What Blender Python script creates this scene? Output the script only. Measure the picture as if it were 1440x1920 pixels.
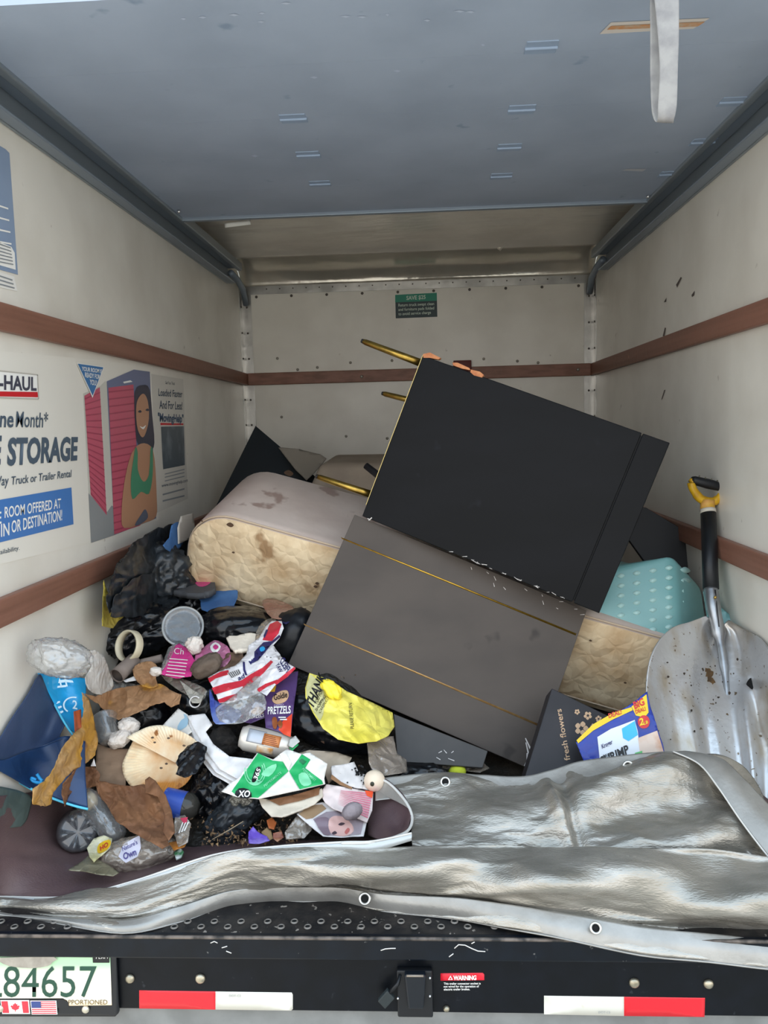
import bpy, bmesh, math, random
import numpy as np
from mathutils import Vector, Matrix, noise
random.seed(7)
for o in list(bpy.data.objects): bpy.data.objects.remove(o)
SC = bpy.context.scene
COL = SC.collection

# ------------------------------------------------------------------ camera
PITCH, YAW, ROLL, FOC = .105740888, .0533848983, -.0260414667, 1513.37401
CAM = np.array([.0365714248, -1.56816861, 1.05387557])
_f = np.array([-math.sin(YAW)*math.cos(PITCH), math.cos(YAW)*math.cos(PITCH), -math.sin(PITCH)])
_r = np.array([math.cos(YAW), math.sin(YAW), 0.]); _u = np.cross(_r, _f)
_c, _s = math.cos(ROLL), math.sin(ROLL)
RT, UP, FW = _c*_r+_s*_u, -_s*_r+_c*_u, _f
cd = bpy.data.cameras.new('camera'); cam = bpy.data.objects.new('camera', cd); COL.objects.link(cam)
cd.sensor_fit = 'VERTICAL'; cd.sensor_height = 36; cd.lens = 36*FOC/1920; cd.clip_start = .05
cam.matrix_world = Matrix(((RT[0], UP[0], -FW[0], CAM[0]), (RT[1], UP[1], -FW[1], CAM[1]), (RT[2], UP[2], -FW[2], CAM[2]), (0, 0, 0, 1)))
SC.camera = cam

# ------------------------------------------------------------------ sky, exposure
w = bpy.data.worlds.new('world'); SC.world = w; w.use_nodes = True
nt = w.node_tree; nt.nodes.clear()
wo = nt.nodes.new('ShaderNodeOutputWorld'); bg = nt.nodes.new('ShaderNodeBackground')
tcw = nt.nodes.new('ShaderNodeTexCoord'); sx = nt.nodes.new('ShaderNodeSeparateXYZ'); rw = nt.nodes.new('ShaderNodeValToRGB')
nt.links.new(tcw.outputs['Generated'], sx.inputs[0]); nt.links.new(sx.outputs['Z'], rw.inputs[0])
rw.color_ramp.elements[0].position = 0; rw.color_ramp.elements[0].color = (1, .97, .93, 1)          # pale hazy horizon
rw.color_ramp.elements[1].position = .75; rw.color_ramp.elements[1].color = (.62, .80, 1.0, 1)      # soft blue overhead
nt.links.new(rw.outputs[0], bg.inputs[0]); nt.links.new(bg.outputs[0], wo.inputs[0])
bg.inputs[1].default_value = 1.0
sl = bpy.data.lights.new('sun', 'SUN'); sl.energy = 3.0; sl.angle = math.radians(3); sl.color = (1, .93, .82)
so = bpy.data.objects.new('sun', sl); COL.objects.link(so)
so.rotation_euler = Vector((.5, -.62, -.6)).to_track_quat('-Z', 'Y').to_euler()
vs = SC.view_settings; vs.view_transform = 'Standard'; vs.look = 'None'; vs.gamma = 1; vs.use_curve_mapping = False
vs.exposure = 1.5

# ------------------------------------------------------------------ helpers
W2, LEN = .965, 2.95
def ray(px, py): return RT*((px-720)/FOC)+UP*((960-py)/FOC)+FW
def atD(px, py, d): return CAM+ray(px, py)*d
def atY(px, py, Y): r = ray(px, py); return CAM+r*((Y-CAM[1])/r[1])
def atW(px, py, Y):   # as atY, but never past the side walls
    p = atY(px, py, Y)
    return atX(px, py, -W2+.012) if p[0] < -W2+.012 else atX(px, py, W2-.012) if p[0] > W2-.012 else p
def atZW(px, py, Z):
    p = atZ(px, py, Z); return atX(px, py, -W2+.012) if p[0] < -W2+.012 else p
def atZ(px, py, Z): r = ray(px, py); return CAM+r*((Z-CAM[2])/r[2])
def atX(px, py, X): r = ray(px, py); return CAM+r*((X-CAM[0])/r[0])
def depth(P): return float((np.array(P)-CAM)@FW)
def nrm(v): v = np.array(v, float); return v/np.linalg.norm(v)
def lin(h):
    h = h.lstrip('#'); o = []
    for i in (0, 2, 4):
        c = int(h[i:i+2], 16)/255; o.append(c/12.92 if c <= .04045 else ((c+.055)/1.055)**2.4)
    return (*o, 1)

ORG = {}
def link(name, bm, m, parent=None, origin=None, smooth=True, solid=0, subsurf=0, bevel=0, bseg=2):
    me = bpy.data.meshes.new(name)
    if parent is None:
        if origin is None:
            vs_ = [v.co for v in bm.verts]
            origin = ((min(v.x for v in vs_)+max(v.x for v in vs_))/2, (min(v.y for v in vs_)+max(v.y for v in vs_))/2, min(v.z for v in vs_))
    else: origin = ORG[parent.name]
    origin = Vector(origin)
    bmesh.ops.translate(bm, verts=bm.verts, vec=-origin)
    bm.to_mesh(me); bm.free()
    for p in me.polygons: p.use_smooth = smooth
    me.materials.append(m)
    o = bpy.data.objects.new(name, me); COL.objects.link(o)
    if parent is None: o.location = origin
    else: o.parent = parent
    ORG[o.name] = origin
    if bevel:
        b = o.modifiers.new('bevel', 'BEVEL'); b.width = bevel; b.segments = bseg; b.limit_method = 'ANGLE'; b.angle_limit = .6; b.harden_normals = False
    if solid:
        s = o.modifiers.new('solid', 'SOLIDIFY'); s.thickness = solid; s.offset = -1
    if subsurf:
        s = o.modifiers.new('sub', 'SUBSURF'); s.levels = subsurf; s.render_levels = subsurf
    return o
def tag(o, label, cat, group=None):
    o['label'] = label; o['category'] = cat
    if group: o['group'] = group
    return o
def struct(o, label=None):
    o['kind'] = 'structure'
    if label: o['label'] = label
    return o
def empty(name, loc, label, cat, group=None):
    o = bpy.data.objects.new(name, None); COL.objects.link(o); o.location = Vector(loc); o.empty_display_size = .05
    ORG[o.name] = Vector(loc); return tag(o, label, cat, group)

# ---- materials
MATS = {}
def M(name, col, rough=.6, metal=0., col2=None, nscale=12., lo=.4, hi=.65, bump=0., bscale=60., bkind='noise', alpha=1., coat=0.,
      spec=.5, stretch=(1, 1, 1), spot=None, sscale=30., sthr=.66, trans=0., ior=1.45, sheen=0., rvar=0., bstretch=(1, 1, 1), subs=0.):
    if name in MATS: return MATS[name]
    m = bpy.data.materials.new(name); m.use_nodes = True; t = m.node_tree; n = t.nodes; L = t.links
    b = n['Principled BSDF']; col = lin(col) if isinstance(col, str) else col
    b.inputs['Base Color'].default_value = col; b.inputs['Roughness'].default_value = rough; b.inputs['Metallic'].default_value = metal
    b.inputs['Alpha'].default_value = alpha; b.inputs['Coat Weight'].default_value = coat; b.inputs['Specular IOR Level'].default_value = spec
    b.inputs['Transmission Weight'].default_value = trans; b.inputs['IOR'].default_value = ior
    tc = n.new('ShaderNodeTexCoord')
    def mapped(st):
        mp = n.new('ShaderNodeMapping'); mp.inputs['Scale'].default_value = st; L.new(tc.outputs['Object'], mp.inputs[0]); return mp.outputs[0]
    src = None
    if col2:
        col2 = lin(col2) if isinstance(col2, str) else col2
        nz = n.new('ShaderNodeTexNoise'); nz.inputs['Scale'].default_value = nscale; nz.inputs['Detail'].default_value = 6; L.new(mapped(stretch), nz.inputs['Vector'])
        cr = n.new('ShaderNodeValToRGB'); cr.color_ramp.elements[0].position = lo; cr.color_ramp.elements[1].position = hi
        cr.color_ramp.elements[0].color = col; cr.color_ramp.elements[1].color = col2
        L.new(nz.outputs[0], cr.inputs[0]); src = cr.outputs[0]
        if rvar:
            mr = n.new('ShaderNodeMapRange'); mr.inputs[3].default_value = max(0, rough-rvar); mr.inputs[4].default_value = rough+rvar
            L.new(nz.outputs[0], mr.inputs[0]); L.new(mr.outputs[0], b.inputs['Roughness'])
    if spot:
        sc = lin(spot); nz = n.new('ShaderNodeTexNoise'); nz.inputs['Scale'].default_value = sscale; nz.inputs['Detail'].default_value = 3; L.new(mapped((1.03, .97, 1.01)), nz.inputs['Vector'])
        cr = n.new('ShaderNodeValToRGB'); cr.color_ramp.elements[0].position = sthr; cr.color_ramp.elements[1].position = sthr+.05
        cr.color_ramp.elements[0].color = (0, 0, 0, 1); cr.color_ramp.elements[1].color = (1, 1, 1, 1); L.new(nz.outputs[0], cr.inputs[0])
        mx = n.new('ShaderNodeMixRGB'); mx.inputs[1].default_value = col; mx.inputs[2].default_value = sc; L.new(cr.outputs[0], mx.inputs[0])
        if src: L.new(src, mx.inputs[1])
        src = mx.outputs[0]
    if src: L.new(src, b.inputs['Base Color'])
    if bump:
        if bkind == 'noise':
            nz = n.new('ShaderNodeTexNoise'); nz.inputs['Scale'].default_value = bscale; nz.inputs['Detail'].default_value = 5; out = nz.outputs[0]
        else:
            nz = n.new('ShaderNodeTexVoronoi'); nz.feature = 'DISTANCE_TO_EDGE' if bkind == 'crease' else 'SMOOTH_F1'; nz.inputs['Scale'].default_value = bscale; out = nz.outputs['Distance']
        v = mapped(bstretch)
        if bkind == 'crease':   # warp the cells so that the folds are not straight
            wz = n.new('ShaderNodeTexNoise'); wz.inputs['Scale'].default_value = bscale*.6; L.new(v, wz.inputs['Vector'])
            mm = n.new('ShaderNodeMixRGB'); mm.inputs[0].default_value = .06; L.new(v, mm.inputs[1]); L.new(wz.outputs['Color'], mm.inputs[2]); v = mm.outputs[0]
        L.new(v, nz.inputs['Vector'])
        bp = n.new('ShaderNodeBump'); bp.inputs['Strength'].default_value = bump; bp.inputs['Distance'].default_value = .35/bscale
        L.new(out, bp.inputs['Height']); L.new(bp.outputs[0], b.inputs['Normal'])
    MATS[name] = m; return m

# ---- noise relief
def crease(x, y, s, seed):
    d = noise.voronoi(Vector((x*s+seed*3.1, y*s-seed*1.7, seed)))[0]
    return min(d[1]-d[0], .6)-.25
def fold_noise(p): return .55-2.2*abs(noise.noise(p))
def relief(x, y, amp, freq, seed):
    if not amp: return 0.
    p = Vector((x*freq*.8+seed*5.3, y*freq*.8+seed*2.9, seed*1.3))
    q = p*.7+Vector((seed, 3, 1)); w_ = Vector((noise.noise(q), noise.noise(q+Vector((7, 3, 1))), 0))*.8
    return amp*(.55*noise.noise(p*.6)+.5*fold_noise(p+w_)+.27*fold_noise(p*2.1-w_)+.12*fold_noise(p*4.3+w_)+.25*crease(x, y, freq*1.1, seed))

# ---- heap of rubbish: a height field, and the depth of its surface along each ray
def sstep(a, b, x): t = np.clip((x-a)/(b-a), 0, 1); return t*t*(3-2*t)
def H(x, Y):
    Ys = Y-.10*sstep(-.55, -.85, x)
    pl = np.interp(Ys, [0, .26, .42, .6, .8, 1., 1.3, 1.7, 2.2, 2.95], [0.0, .0, .075, .2, .33, .41, .47, .5, .5, .5])
    pr = np.interp(Y, [0, .4, .75, 1., 1.4, 2.95], [0., .0, .03, .08, .16, .25])
    k = sstep(.12, -.30, x); return pl*k+pr*(1-k)+.012
GX, GY, GS = -80, 940, 10
_px = np.arange(GX, 1530, GS); _py = np.arange(GY, 1800, GS)
_PX, _PY = np.meshgrid(_px, _py)
_D = np.zeros(_PX.shape); _done = np.zeros(_PX.shape, bool)
_rx = RT[0]*(_PX-720)/FOC+UP[0]*(960-_PY)/FOC+FW[0]; _ry = RT[1]*(_PX-720)/FOC+UP[1]*(960-_PY)/FOC+FW[1]; _rz = RT[2]*(_PX-720)/FOC+UP[2]*(960-_PY)/FOC+FW[2]
for d in np.arange(1.4, 4.6, .008):
    x, y, z = CAM[0]+_rx*d, CAM[1]+_ry*d, CAM[2]+_rz*d
    hit = (z <= H(x, y)) & ~_done
    _D[hit] = d; _done |= hit
_D[~_done] = 4.4
for _ in range(3):
    _D = (_D+np.roll(_D, 1, 0)+np.roll(_D, -1, 0)+np.roll(_D, 1, 1)+np.roll(_D, -1, 1))/5 if False else _D
def dep(px, py):
    fx = min(max((px-GX)/GS, 0), _D.shape[1]-1.001); fy = min(max((py-GY)/GS, 0), _D.shape[0]-1.001)
    i, j = int(fy), int(fx); a, b = fy-i, fx-j
    r = ray(px, py); lim = 9.
    if r[0] < 0: lim = (-W2+.03-CAM[0])/r[0]
    elif r[0] > 0: lim = (W2-.03-CAM[0])/r[0]
    return min(lim, _D[i, j]*(1-a)*(1-b)+_D[i+1, j]*a*(1-b)+_D[i, j+1]*(1-a)*b+_D[i+1, j+1]*a*b)

class Drape:      # a limp sheet lying over the heap
    step = 7
    def __init__(s, lift=.03, amp=.012, freq=9, seed=1, gx=0, gy=0, cx=0, cy=0, bend=0, fl=.0, ang=0, st=1.):
        s.__dict__.update(lift=lift, amp=amp, freq=freq, seed=seed, gx=gx, gy=gy, cx=cx, cy=cy, bend=bend, fl=fl, ca=math.cos(ang), sa=math.sin(ang), st=st)
        s.d0 = dep(cx, cy) if cx else 0
    def to2(s, p): return (p[0], p[1])
    def pos(s, a, b, off=0):
        d = dep(a, b)
        if s.fl: d = d*(1-s.fl)+s.fl*(s.d0-(b-s.cy)*.0011)
        d = d-s.lift-off-relief((a*s.ca+b*s.sa)/650*s.st, (b*s.ca-a*s.sa)/650, s.amp, s.freq, s.seed)-(a-s.cx)*s.gx-(b-s.cy)*s.gy+s.bend*((a-s.cx)**2)
        return atD(a, b, d)
class Flat:       # a sheet on a plane
    def __init__(s, O, N, amp=0, freq=9, seed=1, step=.02, u=None):
        s.O = np.array(O, float); s.N = nrm(N); s.amp, s.freq, s.seed, s.step = amp, freq, seed, step
        s.U = nrm(u) if u is not None else nrm(np.cross((0, 0, 1), s.N)); s.U = nrm(s.U-s.N*(s.U@s.N)); s.V = np.cross(s.N, s.U)
    def to2(s, p):
        r = ray(*p); q = CAM+r*(((s.O-CAM)@s.N)/(r@s.N))-s.O; return (q@s.U, q@s.V)
    def pos(s, a, b, off=0): return s.O+s.U*a+s.V*b+s.N*(off+relief(a, b, s.amp, s.freq, s.seed))

def smooth_poly(pts, n=4):
    out = []; k = len(pts)
    for i in range(k):
        p0, p1, p2, p3 = (np.array(pts[(i+j-1) % k], float) for j in range(4))
        for t in np.arange(n)/n:
            out.append(tuple(.5*((2*p1)+(-p0+p2)*t+(2*p0-5*p1+4*p2-p3)*t*t+(-p0+3*p1-3*p2+p3)*t**3)))
    return out
def jagged(pts, j, seg=6):
    out = []; k = len(pts); rng = random.Random(int(sum(p[0] for p in pts)))
    for i in range(k):
        a, b = np.array(pts[i], float), np.array(pts[(i+1) % k], float); m = max(1, int(np.linalg.norm(b-a)/seg))
        for q in range(m):
            p = a+(b-a)*q/m
            out.append((p[0]+rng.uniform(-j, j)*(q > 0), p[1]+rng.uniform(-j, j)*(q > 0)))
    return out
def grid_cut(bm, step):
    xs = [v.co.x for v in bm.verts]; ys = [v.co.y for v in bm.verts]
    for ax, lo_, hi_ in ((0, min(xs), max(xs)), (1, min(ys), max(ys))):
        c = math.ceil(lo_/step)*step+1e-5
        while c < hi_:
            no = Vector((1, 0, 0)) if ax == 0 else Vector((0, 1, 0)); co = no*c
            bmesh.ops.bisect_plane(bm, geom=bm.verts[:]+bm.edges[:]+bm.faces[:], plane_co=co, plane_no=no, dist=1e-7)
            c += step
def warp(bm, surf, off=0):
    for v in bm.verts:
        v.co = Vector(surf.pos(v.co.x, v.co.y, off))
    bm.normal_update()
    s = sum(f.calc_area()*(f.normal.dot(Vector(CAM)-f.calc_center_median())) for f in bm.faces)
    if s < 0: bmesh.ops.reverse_faces(bm, faces=bm.faces[:])
def poly_bm(surf, px, off=0, cut=True):
    bm = bmesh.new()
    pts = [surf.to2(p) for p in px]
    vs_ = [bm.verts.new((p[0], p[1], 0)) for p in pts]
    f = bm.faces.new(vs_); bmesh.ops.triangulate(bm, faces=[f])
    if cut: grid_cut(bm, surf.step)
    bmesh.ops.triangulate(bm, faces=bm.faces[:])
    bmesh.ops.remove_doubles(bm, verts=bm.verts[:], dist=1e-6)
    warp(bm, surf, off); return bm
def sheet(name, surf, px, m, parent=None, off=0, thick=.0015, sm=0, jag=0):
    if sm: px = smooth_poly(px, sm)
    if jag: px = jagged(px, jag)
    return link(name, poly_bm(surf, px, off), m, parent, solid=thick)
def decal(name, surf, px, m, parent, off=.0012, sm=0, label=None):
    if sm: px = smooth_poly(px, sm)
    flat = getattr(surf, 'amp', 0) == 0
    o = link(name, poly_bm(surf, px, off, cut=not (flat and isinstance(surf, Flat))), m, parent, smooth=True)
    if label: o['label'] = label
    return o
def text(name, surf, s, L, R, T, m, parent, off=.0022, bold=.0, label=None, shear=0., fit=True):
    """lettering from baseline-left pixel L to baseline-right pixel R with cap height up to pixel T above L"""
    cu = bpy.data.curves.new('t', 'FONT'); cu.body = s; cu.size = 1; cu.resolution_u = 3; cu.offset = bold; cu.shear = shear
    ob = bpy.data.objects.new('t', cu); me = bpy.data.meshes.new_from_object(ob)
    bm = bmesh.new(); bm.from_mesh(me); bpy.data.objects.remove(ob); bpy.data.curves.remove(cu); bpy.data.meshes.remove(me)
    L, R, T = (np.array(surf.to2(p)) for p in (L, R, T))
    x0 = min(v.co.x for v in bm.verts); x1 = max(v.co.x for v in bm.verts)
    for v in bm.verts:
        q = L+(R-L)*((v.co.x-x0)/(x1-x0))+(T-L)*(v.co.y/.72); v.co = Vector((q[0], q[1], 0))
    if getattr(surf, 'amp', 0): grid_cut(bm, surf.step)
    bmesh.ops.triangulate(bm, faces=bm.faces[:])
    warp(bm, surf, off)
    o = link(name, bm, m, parent, smooth=True)
    if label: o['label'] = label
    return o

def box_bm(x0, x1, y0, y1, z0, z1):
    bm = bmesh.new(); bmesh.ops.create_cube(bm, size=1)
    for v in bm.verts: v.co = Vector(((x0+x1)/2+v.co.x*(x1-x0), (y0+y1)/2+v.co.y*(y1-y0), (z0+z1)/2+v.co.z*(z1-z0)))
    return bm
def obox_bm(P, a, b, c):     # box from a corner and three edge vectors
    bm = bmesh.new(); P, a, b, c = (np.array(q, float) for q in (P, a, b, c))
    v = [bm.verts.new(Vector(P+i*a+j*b+k*c)) for i in (0, 1) for j in (0, 1) for k in (0, 1)]
    for f in ((0, 1, 3, 2), (4, 6, 7, 5), (0, 4, 5, 1), (2, 3, 7, 6), (0, 2, 6, 4), (1, 5, 7, 3)): bm.faces.new([v[i] for i in f])
    bmesh.ops.recalc_face_normals(bm, faces=bm.faces[:]); return bm
def hexa_bm(p):              # eight corner points: front loop of four, back loop of four
    bm = bmesh.new(); v = [bm.verts.new(Vector(q)) for q in p]
    for f in ((0, 1, 2, 3), (7, 6, 5, 4), (0, 4, 5, 1), (1, 5, 6, 2), (2, 6, 7, 3), (3, 7, 4, 0)): bm.faces.new([v[i] for i in f])
    bmesh.ops.recalc_face_normals(bm, faces=bm.faces[:]); return bm
def lathe_bm(A, B, prof, n=24, wob=0., seed=1, cap=True, flute=0, flutes=0):
    """prof: (t along AB 0..1, radius)"""
    A, B = np.array(A, float), np.array(B, float); ax = nrm(B-A)
    u = nrm(np.cross(ax, (0.3, .2, .9))); v = np.cross(ax, u); bm = bmesh.new(); rings = []
    for t, r in prof:
        c = A+(B-A)*t; ring = []
        for i in range(n):
            an = 2*math.pi*i/n; rr = r
            if wob: rr *= 1+wob*noise.noise(Vector((math.cos(an)*2+seed, math.sin(an)*2, t*5+seed)))+wob*.8*crease(an*1.2, t*4, 1, seed)
            if flute: rr *= 1+flute*math.cos(an*flutes)
            ring.append(bm.verts.new(Vector(c+u*math.cos(an)*rr+v*math.sin(an)*rr)))
        rings.append(ring)
    for a, b in zip(rings, rings[1:]):
        for i in range(n): bm.faces.new((a[i], a[(i+1) % n], b[(i+1) % n], b[i]))
    if cap: bm.faces.new(rings[0][::-1]); bm.faces.new(rings[-1])
    bmesh.ops.recalc_face_normals(bm, faces=bm.faces[:]); return bm
def tube_bm(pts, r, n=8, cap=True):
    pts = [np.array(p, float) for p in pts]; bm = bmesh.new(); rings = []; k = len(pts)
    rs = r if isinstance(r, (list, tuple)) else [r]*k; up = np.array((.13, .21, .97))
    for i, p in enumerate(pts):
        d = nrm(pts[min(i+1, k-1)]-pts[max(i-1, 0)]); u = nrm(np.cross(d, up)); v = np.cross(d, u)
        rings.append([bm.verts.new(Vector(p+rs[i]*(u*math.cos(2*math.pi*j/n)+v*math.sin(2*math.pi*j/n)))) for j in range(n)])
    for a, b in zip(rings, rings[1:]):
        for j in range(n): bm.faces.new((a[j], a[(j+1) % n], b[(j+1) % n], b[j]))
    if cap: bm.faces.new(rings[0][::-1]); bm.faces.new(rings[-1])
    bmesh.ops.recalc_face_normals(bm, faces=bm.faces[:]); return bm
def cr(p0, p1, p2, p3, t): return .5*((2*p1)+(-p0+p2)*t+(2*p0-5*p1+4*p2-p3)*t*t+(-p0+3*p1-3*p2+p3)*t**3)
def spline(pts, n):
    pts = [np.array(p, float) for p in pts]; out = []
    for i in range(len(pts)-1):
        q = [pts[max(i-1, 0)], pts[i], pts[i+1], pts[min(i+2, len(pts)-1)]]
        for k in range(n): out.append(cr(*q, k/n))
    out.append(pts[-1]); return out
def patch_bm(rows, nu=6, nv=6, amp=0, fu=8, fv=8, seed=1, world=False, hold=False, rfun=None):
    """rows of control points (px, py, Y) lofted through smooth curves"""
    g = [spline([(np.array(p, float) if world else atW(*p)) for p in r], nu) for r in rows]
    n = len(g[0]); cols = [spline([g[i][j] for i in range(len(g))], nv) for j in range(n)]; m = len(cols[0])
    P = np.array(cols)
    du = np.gradient(P, axis=0); dv = np.gradient(P, axis=1); N = np.cross(du, dv); N /= (np.linalg.norm(N, axis=2, keepdims=True)+1e-12)
    su = np.concatenate([[0], np.cumsum(np.linalg.norm(np.diff(P[:, m//2], axis=0), axis=1))]); sv = np.concatenate([[0], np.cumsum(np.linalg.norm(np.diff(P[n//2], axis=0), axis=1))])
    if np.sum(N*(CAM-P)) < 0: N = -N
    bm = bmesh.new(); V = []
    for i in range(n):
        col = []
        for j in range(m):
            q = P[i, j]
            if amp or rfun:
                e = min(1, min(j, m-1-j)/2) if hold else 1
                h = rfun(su[i], sv[j]) if rfun else relief(su[i]*fu/8, sv[j]*fv/8, amp, 8, seed)
                q = q+N[i, j]*h*e
            col.append(bm.verts.new(Vector(q)))
        V.append(col)
    for i in range(n-1):
        for j in range(m-1): bm.faces.new((V[i][j], V[i+1][j], V[i+1][j+1], V[i][j+1]))
    bm.normal_update()
    s = sum(f.normal.dot(Vector(CAM)-f.calc_center_median()) for f in bm.faces)
    if s < 0: bmesh.ops.reverse_faces(bm, faces=bm.faces[:])
    return bm
def blob_bm(c, rad, amp=.2, freq=2.2, seed=1, sub=4, rot=0., crs=1., flat=None):
    """crumpled lump: c centre, rad (right, up, towards the camera) in metres"""
    bm = bmesh.new(); bmesh.ops.create_icosphere(bm, subdivisions=sub, radius=1)
    cr_, sr_ = math.cos(rot), math.sin(rot)
    X = RT*cr_+UP*sr_; Z = -RT*sr_+UP*cr_
    for v in bm.verts:
        d = v.co.copy()
        q = d*freq+Vector((seed*3.7, seed*1.3, -seed*2.1))
        w_ = Vector((noise.noise(q*.8), noise.noise(q*.8+Vector((5, 1, 2))), noise.noise(q*.8+Vector((1, 7, 3)))))*1.1
        qq = Vector((q.x*1.5, q.y*.7, q.z))
        k = 1+amp*(.9*noise.noise(q*.7)+crs*(.42*fold_noise(qq*.8+w_)+.26*fold_noise(qq*1.7-w_)+.15*fold_noise(qq*3.6+w_)))
        v.co = Vector(np.array(c)+X*d.x*rad[0]*k+Z*d.y*rad[1]*k-FW*d.z*rad[2]*k)
    bmesh.ops.recalc_face_normals(bm, faces=bm.faces[:]); return bm
def pxblob(name, px, py, rx, ry, rz, m, label, cat, lift=.0, rot=0, parent=None, group=None, **k):
    d = dep(px, py)-lift; s = d/FOC
    o = link(name, blob_bm(atD(px, py, d), (rx*s, ry*s, rz*s), rot=rot, **k), m, parent)
    if parent is None: tag(o, label, cat, group)
    elif label: o['label'] = label
    return o
def dup(o, loc=None):
    c = o.copy(); COL.objects.link(c)
    return c

# ------------------------------------------------------------------ materials
WALL = M('wall_panel', '#e6e1d6', .34, col2='#d8d2c6', nscale=3, spot='#b6ada0', sscale=14, sthr=.72, bump=.05, bscale=9)
RAIL = M('rub_rail_wood', '#8b6150', .5, col2='#785242', nscale=10, stretch=(1, .12, 4), spot='#b98a66', sscale=16, sthr=.74, bump=.15, bscale=30)
ALU = M('aluminium', '#b9b6b0', .32, 1, col2='#8f8d88', nscale=5, bump=.08, bscale=8, rvar=.1)
ROOF = M('roof_aluminium', '#e2dcd1', .26, .3, col2='#d2cbc0', nscale=3, bump=.16, bscale=2.2, bstretch=(.5, 1.6, 1.6))
DOORU = M('rollup_underside', '#a2aec0', .5, 0, col2='#97a3b5', nscale=3, spot='#8494a9', sscale=9, sthr=.68, bump=.05, bscale=30)
STEEL = M('steel_dark', '#8b96a2', .45, .4)
RIVET = M('rivet', '#5b554e', .5, .6)
BLACKP = M('black_paint', '#05080d', .42, spec=.25, col2='#080c13', nscale=20, spot='#23262a', sscale=40, sthr=.7, bump=.08, bscale=60)
WORN = M('worn_black_steel', '#121316', .45, .2, col2='#2b2725', nscale=30, spot='#8d857c', sscale=55, sthr=.67, bump=.3, bscale=90)
WHITE = M('white_print', '#f1efe9', .5); RED = M('red_print', '#c8232c', .45); BLUE = M('blue_print', '#4377b8', .45)
NAVYT = M('slate_print', '#4d5b69', .5); BLACKT = M('black_print', '#141416', .5)
GREY = M('grey_print', '#8b8f92', .5)

# ------------------------------------------------------------------ setting: cargo box
struct(link('floor', box_bm(-W2, W2, .16, LEN, -.06, .0), WORN, smooth=False))
struct(link('wall_left', box_bm(-W2-.03, -W2, .02, LEN, -.06, 1.97), WALL, smooth=False))
struct(link('wall_right', box_bm(W2, W2+.03, .02, LEN, -.06, 1.97), WALL, smooth=False))
struct(link('wall_back', box_bm(-W2-.03, W2+.03, LEN, LEN+.03, -.06, 2.0), WALL, smooth=False))
# roof with the cove over the back wall
bm = bmesh.new(); prof = [(.02, 1.975), (.8, 1.978), (1.5, 1.98), (2.2, 1.975), (2.62, 1.965), (2.63, 1.95), (2.66, 1.95), (2.67, 1.962)]
prof += [(2.67+.28*math.sin(t), 1.835+.127*math.cos(t)) for t in np.linspace(.05, math.pi/2, 9)]
va = [[bm.verts.new((x, y, z)) for (y, z) in prof] for x in np.linspace(-W2-.02, W2+.02, 25)]
for a, b in zip(va, va[1:]):
    for i in range(8): bm.faces.new((a[i], a[i+1], b[i+1], b[i]))
bmesh.ops.delete(bm, geom=[v for v in bm.verts if not v.link_faces], context='VERTS')
ce = struct(link('ceiling', bm, ROOF)); md = ce.modifiers.new('solid', 'SOLIDIFY'); md.thickness = .02; md.offset = 1
# wooden rub rails
bm = bmesh.new(); cv = [(2.665+.285*math.sin(t), 1.835+.137*math.cos(t)) for t in np.linspace(0, math.pi/2, 14)]
va = [[bm.verts.new((x, y+.003*noise.noise(Vector((x*5, y*9, 1))), z+.003*noise.noise(Vector((x*4, z*9, 5))))) for (y, z) in cv] for x in np.linspace(-W2+.002, W2-.002, 41)]
for a, b in zip(va, va[1:]):
    for i in range(13): bm.faces.new((a[i], a[i+1], b[i+1], b[i]))
cv_ = struct(link('trim_0', bm, M('cove_polished', '#e0d9cc', .15, .6, col2='#cfc8bb', nscale=4, bump=.1, bscale=5))); md = cv_.modifiers.new('solid', 'SOLIDIFY'); md.thickness = .002; md.offset = 1
tn = [0]
def trim(bm_, m, smooth=False, bevel=.004):
    tn[0] += 1; return struct(link('trim_%d' % tn[0], bm_, m, smooth=smooth, bevel=bevel))
ZM, ZL, RH, RTK = 1.366, .681, .066, .022
DZ0 = 1.872
trim(box_bm(-W2, -W2+RTK, .02, LEN, ZM-RH, ZM), RAIL); trim(box_bm(W2-RTK, W2, .02, LEN, ZM-RH, ZM), RAIL)
trim(box_bm(-W2+RTK, W2-RTK, LEN-RTK, LEN, ZM-RH, ZM), RAIL)
trim(box_bm(-W2, -W2+RTK, .02, LEN, ZL-RH, ZL), RAIL); trim(box_bm(W2-RTK, W2, .02, LEN, ZL-RH, ZL), RAIL)
# corner posts, cove flange
def rivets(parent, pts, axis, r=.006, m=RIVET):
    first = None
    for p in pts:
        if first is None:
            A = np.array(p, float); bm = lathe_bm(A, A+np.array(axis)*.004, [(0, r), (.6, r*.9), (1, r*.5)], 8)
            bmesh.ops.translate(bm, verts=bm.verts, vec=ORG[parent.name]-Vector(p))
            first = link('rivet', bm, m, parent); o = first
        else: o = first.copy(); COL.objects.link(o)
        o.location = Vector(p)-ORG[parent.name]
for sx in (-1, 1):
    x = sx*W2
    for z0, z1 in ((.02, ZM-RH), (ZM, 1.83)):
        p = trim(box_bm(min(x, x-sx*.055), max(x, x-sx*.055), LEN-.004, LEN, z0, z1), ALU, bevel=0)
        rivets(p, [(x-sx*.03, LEN-.004, z) for z in np.arange(z0+.08, z1-.05, .14)], (0, -1, 0))
        p = trim(box_bm(min(x, x-sx*.004), max(x, x-sx*.004), LEN-.055, LEN, z0, z1), ALU, bevel=0)
        rivets(p, [(x-sx*.004, LEN-.03, z) for z in np.arange(z0+.08, z1-.05, .14)], (-sx, 0, 0))
p = trim(box_bm(-W2+.02, W2-.02, LEN-.006, LEN, 1.795, 1.838), ALU, bevel=0)
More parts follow.
